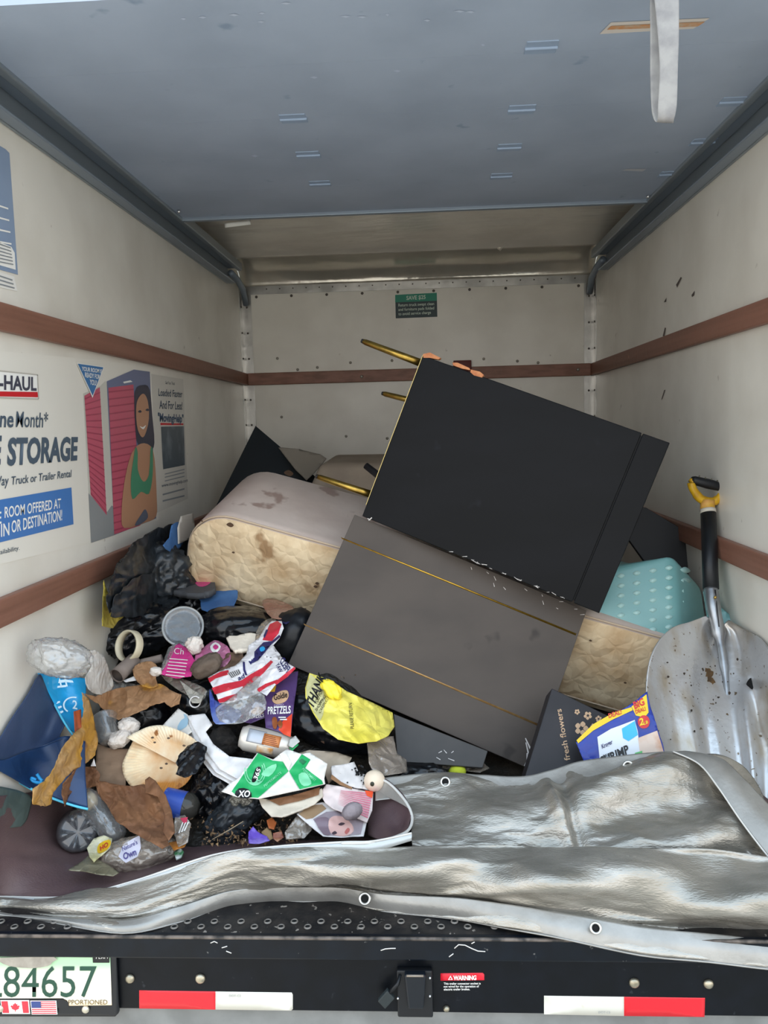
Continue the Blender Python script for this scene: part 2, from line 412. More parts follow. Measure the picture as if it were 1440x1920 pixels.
rivets(p, [(x, LEN-.006, 1.822) for x in np.linspace(-.82, .86, 24)], (0, -1, 0), .004)
rivets(p, [(x, LEN-.001, 1.782) for x in np.linspace(-.88, .88, 10)], (0, -1, 0), .008)
bk = bpy.data.objects['wall_back']
pts = [atY(px, py, LEN-.0005) for px, py in ((520, 672), (558, 693), (595, 689), (657, 680), (735, 676), (907, 673), (970, 677), (1009, 680), (528, 782), (649, 818), (726, 822))]
rivets(bk, [tuple(q) for q in pts], (0, -1, 0), .008, M('bolt_head', '#8a847a', .4, .7))
rivets(bpy.data.objects['trim_3'], [tuple(atY(px, py, LEN-RTK)) for px, py in ((678, 706), (1084, 693))], (0, -1, 0), .009, M('bolt_head', '#8a847a'))
# door tracks along both walls
for sx in (-1, 1):
    def yb(a, b, z0, z1, m=STEEL): return trim(box_bm(min(sx*a, sx*b), max(sx*a, sx*b), .05, 2.62, z0, z1), m)
    yb(W2, W2-.012, 1.80, 1.90, M('track_galvanised', '#9aa3aa', .4, .6)); yb(W2-.012, W2-.06, 1.875, 1.888); yb(W2-.012, W2-.05, 1.80, 1.808)
    yb(W2-.06, W2-.085, 1.862, 1.90, M('track_galvanised', '#9aa3aa'))
    # curved end brace
    trim(tube_bm([(sx*(W2-.03), 2.60, 1.85), (sx*(W2-.03), 2.75, 1.84), (sx*(W2-.03), 2.87, 1.81), (sx*(W2-.03), 2.93, 1.74)], .017, 8), STEEL, True, 0)
# overhead rib past the door end
trim(tube_bm([(-.88, 1.78, 1.925), (-.5, 1.72, 1.945), (0, 1.70, 1.955), (.5, 1.72, 1.945), (.88, 1.78, 1.925)], .018, 10), STEEL, True, 0)
trim(box_bm(-W2+.01, W2-.01, 2.63, 2.645, 1.945, 1.967), ALU)
trim(box_bm(-.885, .885, 1.60, 1.625, DZ0-.012, DZ0+.03), STEEL)

rf = Flat((0, 1.66, 1.9), (0, -1, 0)); rb_ = Flat((0, 2.625, 1.9), (0, -1, 0))
sheet('paper_label', rf, [(421, 419), (469, 412), (470, 421), (422, 427)], M('label_pale', '#d5d3cc', .5), ce, thick=.001)
link('bright_scrape', poly_bm(rb_, [(932, 466), (937, 458), (934, 452), (941, 455), (949, 446), (947, 457), (951, 462), (943, 464), (938, 471)], 0, cut=False), M('scrape_bright', '#f3ead9', .2, .5), ce, solid=.002)
# roll-up door, open overhead
DZ = 1.872
door = empty('rollup_door', (0, .8, DZ), 'open blue-grey roll-up door lying overhead under the roof', 'door')
ys = [.03, .34, .65, .96, 1.27, 1.60]
for a, b in zip(ys, ys[1:]):
    link('door_panel', box_bm(-.885, .885, a+.0003, b-.0003, DZ, DZ+.022), DOORU, door, smooth=False)
HM = M('hinge_paint', '#93a4bb', .5, .05)
hp = None
for (px, py) in ((1015, 88), (978, 205), (955, 276), (940, 330), (550, 222), (578, 290), (600, 344), (1375, 190), (1318, 266), (1256, 326)):
    q = atZ(px, py, DZ)
    bm = box_bm(q[0]-.035, q[0]+.035, q[1]-.03, q[1]+.03, DZ-.002, DZ+.001)
    k = tube_bm([(q[0]-.036, q[1], DZ-.002), (q[0]+.036, q[1], DZ-.002)], .0045, 8)
    me = bpy.data.meshes.new('tmp'); k.to_mesh(me); k.free(); bm.from_mesh(me)
    link('hinge', bm, HM, door, smooth=False, bevel=.0015)
df = Flat((0, .8, DZ), (0, 0, -1), u=(1, 0, 0))
decal('tape_strip', df, [(1124, 63), (1146, 41), (1331, 33), (1300, 53)], M('tape_white', '#cfc6bd', .6), door, .001)
decal('tape_stripe', df, [(1138, 54), (1146, 47), (1322, 39), (1308, 48)], M('tape_orange', '#c08a5e', .6, col2='#b9a28a', nscale=60), door, .002)
decal('scuff_mark', df, [(1165, 319), (1175, 316), (1212, 316), (1205, 321)], M('scuff', '#b9bcc2', .7), door, .001)
rngd = random.Random(3)
for i in range(16):
    x = rngd.uniform(330, 980); y = rngd.uniform(4, 40) if i < 12 else rngd.uniform(60, 300); l = rngd.uniform(6, 22)
    decal('paint_chip', df, [(x, y), (x+l*.5, y-2), (x+l, y), (x+l*.6, y+2.5)], M('chip', '#b5bfd0', .6), door, .001)
for px, py in ((335, 395), (1215, 367)):
    q = atZ(px, py, DZ-.004); link('roller_bolt', lathe_bm(q, q+np.array((0, 0, -.008)), [(0, .007), (1, .005)], 10), M('bright_bolt', '#e8e8e8', .2, .8), door)

# webbing pull strap
SW = M('strap_webbing', '#94928f', .85, col2='#7d7b7b', nscale=25, bump=.4, bscale=300, spot='#777577', sscale=18, sthr=.66)
yb_ = .02
FL = [(1218, -40), (1219, 60), (1219, 140), (1221, 200), (1225, 222)]          # back strand, then the bend, then the front strand
rows = [[atY(x, y, .05-.004*k), atY(x+20, y, .052-.004*k), atY(x+38-6*k, y+1, .054-.004*k)] for k, (x, y) in enumerate(FL)]
rows += [[atY(1230, 229, .028), atY(1246, 231, .028), atY(1260, 231, .03)]]
for x0, x1, y, Y in ((1233, 1264, 222, .016), (1234, 1269, 195, .012), (1237, 1271, 130, .012), (1233, 1273, 60, .016), (1223, 1273, -40, .03)):
    rows.append([atY(x0, y, Y), atY((x0+x1)/2, y+1, Y-.002), atY(x1, y+1, Y)])
bm = patch_bm(rows, 4, 5, world=True)
tag(link('pull_strap', bm, SW, solid=.002), 'grey webbing strap looped down from the open roll-up door', 'strap')

# ------------------------------------------------------------------ prints on the walls
lw = Flat((-W2+.0004, 1, 1), (1, 0, 0))
def wall_thing(name, surf, px, m, label, cat, off=.001):
    o = link(name, poly_bm(surf, px, off, cut=False), m, smooth=False, solid=.0008); return tag(o, label, cat)
# upper dark notice
n1 = wall_thing('wall_notice', lw, [(-60, 238), (10, 280), (17, 287), (33, 515), (-60, 489)], M('notice_blue', '#8496b0', .45, col2='#91a2ba', nscale=4), 'slate-blue notice sticker high on the left wall by the opening', 'sticker')
decal('white_field', lw, [(-60, 430), (20, 463), (26, 474), (28, 506), (-60, 480)], WHITE, n1, .002)
for i in range(6): decal('print_line', lw, [(-50, 440+i*8), (18+i, 468+i*6.2-4), (18+i, 470+i*6.2-4), (-50, 443+i*8)], GREY, n1, .003)
for i in range(4): decal('print_line', lw, [(-50, 318+i*25+50), (14+i*2, 350+i*22+40), (14+i*2, 353+i*22+40), (-50, 322+i*25+50)], WHITE, n1, .002)
n2 = wall_thing('fine_print_sticker', lw, [(-60, 492), (26, 519), (32, 546), (-60, 526)], M('sticker_white', '#e9e6df', .5), 'narrow white fine-print strip just below the slate-blue notice', 'sticker')
for i in range(3): decal('print_line', lw, [(-50, 500+i*9), (22+i*2, 524+i*7.5), (22+i*2, 526.5+i*7.5), (-50, 503+i*9)], GREY, n2, .002)
# storage advertisement
ad = wall_thing('storage_advertisement', lw, [(-70, 652), (196, 676), (297, 692), (297, 975), (163, 1018), (-70, 1075)], M('ad_ground', '#e4dfd4', .36), 'large storage advertisement with red doors and woman printed on left wall', 'poster', .0006)
lg = decal('logo_plate', lw, [(-60, 690), (69, 703), (71, 748), (-60, 742)], WHITE, ad, .0015)
for a in ([(-60, 688), (70, 702), (70, 704), (-60, 691)], [(-60, 742), (71, 747), (71, 749), (-60, 745)], [(68, 703), (70, 703), (72, 748), (70, 748)]): decal('logo_border', lw, a, M('logo_grey', '#b9b3a8', .5), ad, .002)
text('logo_lettering', lw, 'U-HAUL', (-22, 729), (67, 732), (-22, 701), M('logo_black', '#454552', .5), ad, .0025, bold=.03)
decal('logo_bar', lw, [(-60, 733), (69, 735), (70, 745), (-60, 742)], RED, ad, .002)
text('lettering', lw, 'One', (-26, 800), (24, 800.5), (-26, 767), NAVYT, ad, bold=.02, shear=.12)
text('lettering', lw, 'Month*', (28, 800.5), (89, 801.5), (28, 770), NAVYT, ad, bold=.008, shear=.12)
text('lettering', lw, 'FREE', (-75, 873), (2, 869), (-75, 815), NAVYT, ad, bold=.03, shear=.12)
text('lettering', lw, 'STORAGE', (12, 871), (145, 861), (12, 821), NAVYT, ad, bold=.04, shear=.1)
text('lettering', lw, 'One-Way', (-50, 916), (15, 909), (-50, 896), NAVYT, ad, bold=.01, shear=.1)
text('lettering', lw, 'Truck or Trailer Rental', (20, 909), (133, 894), (20, 893), NAVYT, ad, bold=.01, shear=.1)
bp = decal('blue_panel', lw, [(-70, 949), (133, 914), (137, 983), (-70, 1034)], BLUE, ad, .0015)
text('lettering', lw, 'FREE', (-45, 990), (1, 981), (-45, 966), WHITE, ad, bold=.015)
text('lettering', lw, 'ROOM OFFERED AT', (7, 971), (113, 952), (7, 950), WHITE, ad, bold=.015)
text('lettering', lw, 'ORIGIN', (-46, 1016), (16, 1003), (-46, 990), WHITE, ad, bold=.015)
text('lettering', lw, 'OR DESTINATION!', (20, 999), (115, 975), (20, 976), WHITE, ad, bold=.015)
text('lettering', lw, '*Subject to availability.', (-70, 1056), (35, 1031), (-70, 1046), NAVYT, ad)
tri = decal('blue_triangle', lw, [(141, 680), (193, 688), (171, 746)], WHITE, ad, .0040)
decal('blue_triangle', lw, [(143, 682), (191, 689), (171, 742)], M('tri_blue', '#3f74a8', .45), ad, .0048)
text('lettering', lw, 'YOUR ROOM IS', (150, 695), (188, 700), (150, 687), WHITE, ad, .0055, .02)
text('lettering', lw, 'READY FOR', (156, 707), (184, 711), (156, 698), WHITE, ad, .0055, .02)
text('lettering', lw, 'YOU!', (165, 721), (178, 723), (165, 711), WHITE, ad, .0055, .02)
RD = M('print_red_door', '#c0586c', .35); RD2 = M('print_red_dark', '#a5455a', .35); GRD = M('print_grey', '#8c8f90', .4); BG = M('print_frame', '#c9c6bb', .4)
decal('printed_floor', lw, [(165, 925), (200, 960), (208, 948), (215, 950), (215, 1003), (170, 1018)], GRD, ad, .0016)
decal('printed_wall', lw, [(155, 738), (187, 724), (197, 714), (202, 730), (215, 1000), (200, 975), (166, 930)], BG, ad, .0013)
decal('printed_door', lw, [(157, 742), (186, 726), (199, 966), (169, 928)], RD, ad, .0020)
for i in range(18):
    t_ = (i+.5)/18; y0, y1 = 742+(928-742)*t_, 728+(966-728)*t_; x0, x1 = 157+12*t_, 186+13*t_
    decal('door_slat', lw, [(x0, y0), (x1, y1), (x1, y1+2.2), (x0, y0+2.2)], RD2, ad, .0026)
decal('printed_door', lw, [(199, 715), (250, 693), (280, 697), (292, 972), (214, 1003)], M('print_steel', '#6f7591', .4), ad, .0018)
decal('printed_door', lw, [(202, 727), (249, 721), (262, 985), (213, 1002)], RD, ad, .0022)
for i in range(20):
    t_ = (i+.5)/20; y0, y1 = 727+(1000-727)*t_, 722+(985-722)*t_; x0, x1 = 202+11*t_, 249+13*t_
    decal('door_slat', lw, [(x0, y0), (x1, y1), (x1, y1+2.6), (x0, y0+2.6)], RD2, ad, .0027)
decal('printed_light', lw, [(229, 716), (243, 713), (247, 716), (231, 719)], WHITE, ad, .003)
SKIN = M('print_skin', '#b98a6c', .4); HAIR = M('print_hair', '#3b3a48', .4); GRN = M('print_green', '#4e8f6e', .4)
wf = lambda nm, pts, m, o, sm=3: decal(nm, lw, pts, m, ad, o, sm)
wf('printed_hair', [(251, 735), (266, 722), (279, 730), (284, 780), (288, 830), (280, 845), (258, 835), (252, 800)], HAIR, .0032)
wf('printed_figure', [(245, 850), (262, 832), (280, 836), (288, 860), (292, 930), (291, 968), (270, 980), (231, 990), (226, 960), (232, 900)], SKIN, .0036)
wf('printed_face', [(255, 752), (266, 738), (275, 752), (277, 785), (271, 812), (264, 820), (256, 805), (253, 778)], SKIN, .0042)
wf('printed_top', [(252, 838), (256, 850), (256, 880), (266, 903), (277, 890), (280, 842), (284, 844), (284, 890), (277, 926), (262, 922), (246, 936), (243, 900), (248, 860)], GRN, .0046)
for ex in ((256, 772), (270, 769)): wf('printed_eye', [(ex[0], ex[1]), (ex[0]+4, ex[1]-3), (ex[0]+7, ex[1]), (ex[0]+4, ex[1]+2)], HAIR, .0052)
wf('printed_mouth', [(259, 799), (265, 801), (271, 797), (266, 805)], WHITE, .0052)
wf('printed_shadow', [(262, 965), (270, 955), (275, 970), (262, 982), (250, 985)], M('print_denim', '#5d6372', .5), .005)
# loading-help panel
mh = wall_thing('loading_help_sticker', lw, [(283, 701), (343, 711), (352, 935), (293, 962)], M('mh_ground', '#cfcac0', .4), 'narrow white sticker with dark photo beside the printed woman on left wall', 'sticker', .001)
text('lettering', lw, 'Get Your Truck', (309, 720), (327, 722), (309, 714), NAVYT, mh)
text('lettering', lw, 'Loaded Faster', (296, 742), (341, 745), (296, 728), NAVYT, mh, bold=.015)
text('lettering', lw, 'And For Less!', (298, 766), (341, 768), (298, 750), NAVYT, mh, bold=.015)
text('lettering', lw, '"MovingHelp"', (295, 790), (343, 792), (295, 774), M('mh_blue', '#39506b', .5), mh, bold=.03)
decal('red_rule', lw, [(300, 793), (343, 794), (343, 797), (300, 797)], RED, mh, .002)
decal('printed_photo', lw, [(301, 800), (344, 799), (346, 872), (305, 880)], M('mh_photo', '#4a545c', .4, col2='#8a9298', nscale=9, lo=.45, hi=.75), mh, .002)
for i, (a, b) in enumerate(((884, 876), (890, 882), (897, 889), (922, 912), (934, 925))): decal('print_line', lw, [(308-4*(i > 2), a+4), (345, b+3), (345, b+6-(i < 3)), (308-4*(i > 2), a+7-(i < 3))], GREY, mh, .002)
text('lettering', lw, 'www.movinghelp.com', (302, 914), (351, 903), (302, 907), NAVYT, mh)
# back wall sticker
bw = Flat((0, LEN-.0005, 1.6), (0, -1, 0))
sv = wall_thing('save_sticker', bw, [(741, 553), (819, 549), (820, 594), (742, 597)], M('sv_dark', '#27393c', .45), 'small dark SAVE $25 sticker with green header on back wall', 'sticker')
decal('green_header', bw, [(741, 553), (819, 549), (819, 564), (741, 567)], M('sv_green', '#1f8269', .45), sv, .002)
text('lettering', bw, "SAVE $25", (762, 562.5), (798, 560.5), (762, 555), M('sv_txt', '#c9d8c9', .5), sv, .003, .02)
for i, s in enumerate(('Return truck swept clean', 'and furniture pads folded', 'to avoid service charge')):
    text('lettering', bw, s, (747, 575+i*8.2), (814-(i == 2)*6, 572+i*8.2), (747, 569.5+i*8.2), M('sv_txt', '#c9d8c9', .5), sv, .003, .01)
# red tag left on the back rail
rt_ = link('red_tag', box_bm(*(lambda a, b: (a[0], b[0], LEN-.03, LEN-.0225, b[2], a[2]))(atY(850, 676, LEN-.03), atY(884, 696, LEN-.03))), M('tag_red', '#5d211c', .5), bevel=.003)
tag(rt_, 'small dark red block on the back wall rail behind the black cabinet', 'block')
# scuffs on the right wall
rw = Flat((W2-.0004, 1, 1), (-1, 0, 0))
wr = bpy.data.objects['wall_right']
for a in ([(1268, 534), (1277, 519), (1279, 521), (1270, 539)], [(1297, 553), (1303, 545), (1302, 554), (1298, 557)], [(1243, 630), (1247, 614), (1249, 615), (1246, 632)], [(1240, 750), (1246, 731), (1248, 731), (1242, 748)], [(1245, 567), (1250, 558), (1249, 566)]):
    decal('scuff', rw, a, M('scuff_dark', '#5a4f48', .6), wr, .001)

# ------------------------------------------------------------------ rear bumper
bmp = empty('rear_bumper', (0, 0, -.17), 'black steel step bumper across the rear of the truck', 'bumper')
link('step_plate', box_bm(-1.2, 1.2, .0, .17, -.012, .0), WORN, bmp, smooth=False, bevel=.003)
link('lip', box_bm(-1.2, 1.2, -.006, .012, -.048, .002), M('lip_paint', '#060b12', .36, spec=.3, col2='#09111a', nscale=20, spot='#5b5a58', sscale=60, sthr=.72), bmp, smooth=False, bevel=.004)
link('lip_edge', tube_bm([(-1.2, -.004, .0), (1.2, -.004, .0)], .004, 8), M('worn_edge', '#6e645c', .5, .3, col2='#2a2827', nscale=35), bmp)
link('face_plate', box_bm(-1.2, 1.2, .014, .022, -.176, -.045), BLACKP, bmp, smooth=False)
link('lower_edge', box_bm(-1.2, 1.2, .03, .2, -.30, -.18), M('galv_grey', '#7f807e', .6, .0, col2='#6f706e', nscale=12), bmp, smooth=False)
# perforations: raised rims with dark centres
rim = None
RIM = M('perf_rim', '#77716a', .5, .4); HOLE = M('hole_dark', '#050505', .9)
for j, (py, x0) in enumerate(((1738, 27), (1728, 27))):
    for i in range(28):
        px = x0+i*50+(-25 if j == 1 else 0)
        if j == 2 and not (200 < px < 1000): continue
        if not (-60 < px < 1300): continue
        q = atZ(px, py, .001)
        if rim is None:
            b = lathe_bm((0, 0, 0), (0, 0, .003), [(0, .0085), (.8, .0075), (1, .006), (.4, .0052)], 12, cap=False)
            rim = link('perforation_rim', b, RIM, bmp); hb = lathe_bm((0, 0, .0), (0, 0, .0006), [(0, .0055), (1, .0055)], 10)
            hole = link('perforation', hb, HOLE, bmp); r_, h_ = rim, hole
            for o_ in (rim, hole):
                o_.data.transform(Matrix.Translation(ORG[bmp.name]))
        else:
            r_ = rim.copy(); h_ = hole.copy(); COL.objects.link(r_); COL.objects.link(h_)
        for o_ in (r_, h_): o_.location = Vector(q)-ORG[bmp.name]
bf = Flat((0, .0139, -.1), (0, -1, 0))
def quad(a, b): return [a, (b[0], a[1]), b, (a[0], b[1])]
REFR = M('reflector_red', '#d8202c', .25, spot='#b01822', sscale=150, sthr=.75); REFW = M('reflector_white', '#cfccc1', .3, spot='#c9c3b4', sscale=60, sthr=.7)
sheet('reflective_tape', bf, [(261, 1857), (404, 1859), (404, 1893), (261, 1891)], REFR, bmp, thick=.001)['label'] = 'red reflective tape'
sheet('reflective_tape', bf, [(404, 1859), (547, 1861), (549, 1865), (549, 1892), (546, 1895), (404, 1893)], REFW, bmp, thick=.001)['label'] = 'white reflective tape'
sheet('reflective_tape', bf, [(1020, 1867), (1170, 1869), (1170, 1905), (1020, 1902)], REFW, bmp, thick=.001)['label'] = 'white reflective tape'
sheet('reflective_tape', bf, [(1170, 1869), (1322, 1871), (1321, 1907), (1170, 1905)], REFR, bmp, thick=.001)['label'] = 'red reflective tape'
text('tape_marking', bf, 'DOT-C2', (430, 1868), (452, 1868), (430, 1864), GREY, bmp, .002)
text('tape_marking', bf, 'DOT-C2', (1122, 1899), (1144, 1899), (1122, 1895), GREY, bmp, .002)
sheet('warning_header', bf, [(826, 1825), (905, 1824), (908, 1827), (908, 1838), (826, 1839)], M('warn_red', '#d2162b', .4), bmp, thick=.0006)
text('warning_lettering', bf, 'WARNING', (850, 1836.5), (893, 1836), (850, 1828), WHITE, bmp, .002, .035)
for i, s in enumerate(('This trailer connector socket is', 'not wired for the operation of', 'electric trailer brakes.')):
    text('warning_lettering', bf, s, (832, 1845+i*5.4), (901-(i == 2)*20-(i == 1)*3, 1844.5+i*5.4), (832, 1841+i*5.4), WHITE, bmp, .002, .012)
decal('warning_triangle', bf, [(840, 1836), (844.5, 1828), (849, 1836)], WHITE, bmp, .002)
decal('warning_triangle', bf, [(842.2, 1834.8), (844.5, 1830.5), (846.8, 1834.8)], M('warn_red', '#d2162b'), bmp, .0026)
BOLT = M('bolt_zinc', '#b9b09b', .35, .9, col2='#8d8674', nscale=60)
for px, py, r in ((244, 1834, 9), (376, 1834, 9.5), (1189, 1842, 9.5), (1328, 1844, 9), (837, 1890, 6)):
    q = atY(px, py, .0139); k = 1.60/FOC*r*1.1
    b = link('bolt', lathe_bm(q, q+np.array((0, -.008, 0)), [(0, k), (.3, k), (.8, k*.75), (1, k*.25)], 16), BOLT, bmp)
# trailer socket
q0, q1 = atY(744, 1812, .0135), atY(812, 1900, .0135)
link('socket_mount', box_bm(q0[0], q1[0], .0, .0139, q1[2], q0[2]), M('socket_black', '#0d0f13', .5), bmp, smooth=False, bevel=.003)
qa, qb = atY(758, 1824, -.01), atY(800, 1892, -.01)
sk = link('socket_cover', hexa_bm([(qa[0], -.018, qa[2]), (qb[0], -.018, qa[2]), (qb[0]-.006, -.012, qb[2]), (qa[0]+.006, -.012, qb[2]), (qa[0], 0, qa[2]), (qb[0], 0, qa[2]), (qb[0]-.006, 0, qb[2]), (qa[0]+.006, 0, qb[2])]), M('socket_cover', '#0f141b', .4), bmp, smooth=False, bevel=.004)
link('cover_hinge', tube_bm([(qa[0]+.005, -.019, qa[2]), (qb[0]-.005, -.019, qa[2])], .0025, 8), M('hinge_worn', '#8c8175', .4, .6), bmp)
for px, py in ((746, 1871), (806, 1833), (806, 1867)):
    q = atY(px, py, 0); link('socket_screw', lathe_bm(q, q+np.array((0, -.003, 0)), [(0, .003), (1, .002)], 8), M('bright_bolt', '#e8e8e8'), bmp)
link('socket_flap', obox_bm(atY(708, 1878, -.014), atY(726, 1858, -.014)-atY(708, 1878, -.014), atY(722, 1893, -.014)-atY(708, 1878, -.014), (0, .012, 0)), M('flap', '#22292a', .6), bmp, smooth=False, bevel=.002)
link('flap_arm', tube_bm([atY(730, 1862, -.01), atY(746, 1845, -.008), atY(750, 1828, .0)], .004, 6), M('socket_black', '#0d0f13'), bmp)
# white paint scratches on the lip
lf = Flat((0, -.0062, -.02), (0, -1, 0))
SCR = M('scratch', '#cfcac4', .6)
for pl_ in ([(714, 1782), (722, 1779), (734, 1778), (742, 1778)], [(852, 1778), (860, 1771), (872, 1772), (884, 1778), (896, 1783), (910, 1784)], [(842, 1794), (850, 1788)], [(884, 1769), (890, 1766)], [(416, 1777), (426, 1774)], [(395, 1768), (402, 1765), (408, 1768)], [(424, 1783), (434, 1787)], [(1300, 1776), (1316, 1778)]):
    bm = tube_bm([lf.pos(*lf.to2(p), .0002) for p in pl_], .0011, 5); link('scratch', bm, SCR, bmp)

# number plate in a black frame
pl = Flat((0, .002, -.1), (0, -1, 0))
FRM = M('plate_frame', '#15181c', .4)
fr = sheet('license_plate', pl, [(-110, 1790), (217, 1786), (222, 1900), (216, 1906), (-110, 1906)], FRM, thick=.008)
tag(fr, 'cream number plate with green characters in black frame at left bumper end', 'number plate')
PG = M('plate_print', '#efe6cf', .4)
pm = PG.node_tree; g_ = pm.nodes.new('ShaderNodeTexCoord'); sp = pm.nodes.new('ShaderNodeSeparateXYZ'); mr = pm.nodes.new('ShaderNodeMapRange'); rp = pm.nodes.new('ShaderNodeValToRGB')
pm.links.new(g_.outputs['Object'], sp.inputs[0]); pm.links.new(sp.outputs['Z'], mr.inputs[0]); pm.links.new(mr.outputs[0], rp.inputs[0]); pm.links.new(rp.outputs[0], pm.nodes['Principled BSDF'].inputs['Base Color'])
mr.inputs[1].default_value = .012; mr.inputs[2].default_value = .125
e = rp.color_ramp.elements; e[0].color = lin('#e9a54b'); e[0].position = 0; e[1].color = lin('#a9cfa6'); e[1].position = 1
e = rp.color_ramp.elements.new(.28); e.color = lin('#f1e4cc'); e = rp.color_ramp.elements.new(.72); e.color = lin('#efe7d6')
decal('plate_face', pl, [(-110, 1793), (207, 1790), (210, 1884), (130, 1885), (126, 1875), (118, 1871), (-110, 1872)], PG, fr, .0012)
PGN = M('plate_green', '#1d4636', .5)
text('plate_characters', pl, 'L84657', (-24, 1868), (181, 1868), (-24, 1808), PGN, fr, .0024, .0)
text('plate_lettering', pl, 'APPORTIONED', (120, 1882), (202, 1882), (120, 1873), M('plate_txt', '#5b4a22', .5), fr, .0024)
decal('perm_tab', pl, [(174, 1790), (206, 1790), (206, 1804), (175, 1804)], BLACKT, fr, .0022)
text('plate_lettering', pl, 'PERM', (181, 1796), (203, 1795.5), (181, 1790.5), WHITE, fr, .003)
decal('frame_tab', pl, [(-110, 1873), (120, 1872), (129, 1878), (130, 1888), (-110, 1888)], FRM, fr, .0026)
# two flag stickers
decal('flag_sticker', pl, [(2, 1873), (56, 1873), (58, 1899), (6, 1899)], WHITE, fr, .0034)['label'] = 'Canadian flag sticker'
for a in ([(4, 1875), (16, 1875), (19, 1897), (7, 1897)], [(42, 1875), (54, 1875), (56, 1897), (45, 1897)]): decal('flag_bar', pl, a, M('flag_red', '#d4323f', .5), fr, .004)
decal('maple_leaf', pl, [(30, 1877.5), (32, 1881), (34.5, 1880), (34, 1884), (37.5, 1882.5), (38.5, 1885), (36.5, 1888), (38, 1889), (31.5, 1891.5), (31, 1895), (30, 1895), (29.6, 1891.5), (23, 1889), (24.5, 1888), (21.5, 1885), (23, 1882.5), (26, 1884), (26, 1880), (28, 1881)], M('flag_red', '#d4323f'), fr, .004)
decal('flag_sticker', pl, [(58, 1874), (107, 1874), (109, 1900), (61, 1900)], WHITE, fr, .0034)['label'] = 'United States flag sticker'
for i in range(7): decal('flag_stripe', pl, [(60+i*.3, 1875.2+i*3.6), (106+i*.3, 1875.2+i*3.6), (106+i*.3, 1877+i*3.6), (60+i*.3, 1877+i*3.6)], M('flag_red', '#c23a4a'), fr, .004)
decal('flag_canton', pl, [(60, 1875), (78, 1875), (79, 1887), (61, 1887)], M('flag_blue', '#33457c', .5), fr, .0046)
for px, py in ((161, 1892), (1, 1890)):
    q = atY(px, py, 0); link('plate_screw', lathe_bm(q, q+np.array((0, -.006, 0)), [(0, .0085), (.6, .0075), (1, .003)], 14), M('screw', '#c5bfae', .4, .7), fr)
decal('plate_lamp_shield', pl, [(-10, 1793), (104, 1791), (100, 1801), (92, 1808), (60, 1812), (20, 1808), (2, 1800)], M('lamp_shield', '#a39b8e', .6, col2='#8b8378', nscale=40), fr, .006, 2)

# ------------------------------------------------------------------ ground outside
GM = M('concrete', '#b3ada2', .85, col2='#a29c92', nscale=2, bump=.2, bscale=40)
struct(link('ground', box_bm(-30, 30, -40, 30, -.95, -.85), GM, smooth=False))
# ------------------------------------------------------------------ heap base
BAGK = M('bag_black', '#0d0e11', .24, col2='#15171b', nscale=14, bump=.35, bscale=16, bkind='crease', bstretch=(1, .5, .6))
BAGS = M('bag_black_streaked', '#1d2023', .3, col2='#33383d', nscale=10, bump=.4, bscale=16, bkind='crease', stretch=(1, 3, 3), bstretch=(1, .5, .6))  # blacks lifted towards grey, haze put into the colour
HEAPM = M('heap_dark', '#15130f', .55, col2='#2a241d', nscale=18, bump=.7, bscale=45, bkind='crease', spot='#6a5a48', sscale=45, sthr=.68)
bm = bmesh.new(); nx, ny = 150, 150; g = []
for i in range(nx):
    row = []
    for j in range(ny):
        x = -W2+.004+(2*W2-.008)*i/(nx-1); Y = .17+(LEN-.18)*j/(ny-1)
        h = float(H(x, Y)); z = h-.022+min(1, h*8)*(relief(x, Y, .020, 9, 3))
        row.append(bm.verts.new((x, Y, max(z, .002))))
    g.append(row)
for i in range(nx-1):
    for j in range(ny-1): bm.faces.new((g[i][j], g[i+1][j], g[i+1][j+1], g[i][j+1]))
hp_ = link('rubbish_heap', bm, HEAPM); hp_['kind'] = 'stuff'; tag(hp_, 'dark heap of crushed bags and scraps filling the truck floor', 'rubbish')

# ------------------------------------------------------------------ tarpaulin
TS = M('tarp_silver', '#979288', .25, .62, col2='#aea89e', nscale=9, stretch=(1, 3, 3), bump=.42, bscale=95, bstretch=(1, 3.2, 3.2), rvar=.08)
TH_ = M('tarp_hem', '#a19e98', .4, .4, col2='#918e88', nscale=14, bump=.25, bscale=120)
TB = M('tarp_brown', '#64504f', .5, col2='#523f42', nscale=6, bump=.4, bscale=110, bstretch=(1, 3, 3), spot='#665458', sscale=12, sthr=.66)
TE = M('tarp_edge', '#c9c6c0', .5)
tp = empty('tarpaulin', (0, .1, .0), 'silver and brown tarpaulin folded over the tail edge, holding back the rubbish', 'tarpaulin')
# brown inner side lying under the rubbish, rising to the front ridge
ridge = [(-60, 1682), (0, 1681), (130, 1681), (250, 1652), (400, 1603), (520, 1587), (640, 1579), (700, 1577), (772, 1562)]
YR = .125
r0 = [(x, y-190, .78) for x, y in ridge]
r0 = [(-60, 1430, .62), (0, 1440, .62), (130, 1450, .66), (250, 1450, .62), (400, 1450, .6), (520, 1450, .6), (640, 1450, .6), (700, 1450, .6), (772, 1450, .6)]
W_r = [[atZW(x, 1492 if x < 100 else 1480, .008) for x, y in ridge], [atZW(x, 1560, .010) for x, y in ridge], [atZW(x, min(1625, y+2), .014) if y > 1640 else atY(x, y+4, YR+.09) for x, y in ridge], [atW(x, y, YR) for x, y in ridge]]
link('inner_lining', patch_bm(W_r, 8, 10, .008, 6, 10, 5, world=True, hold=True), TB, tp, solid=.0015)
rp_ = spline([atW(x, y, YR-.003) for x, y in ridge], 8)
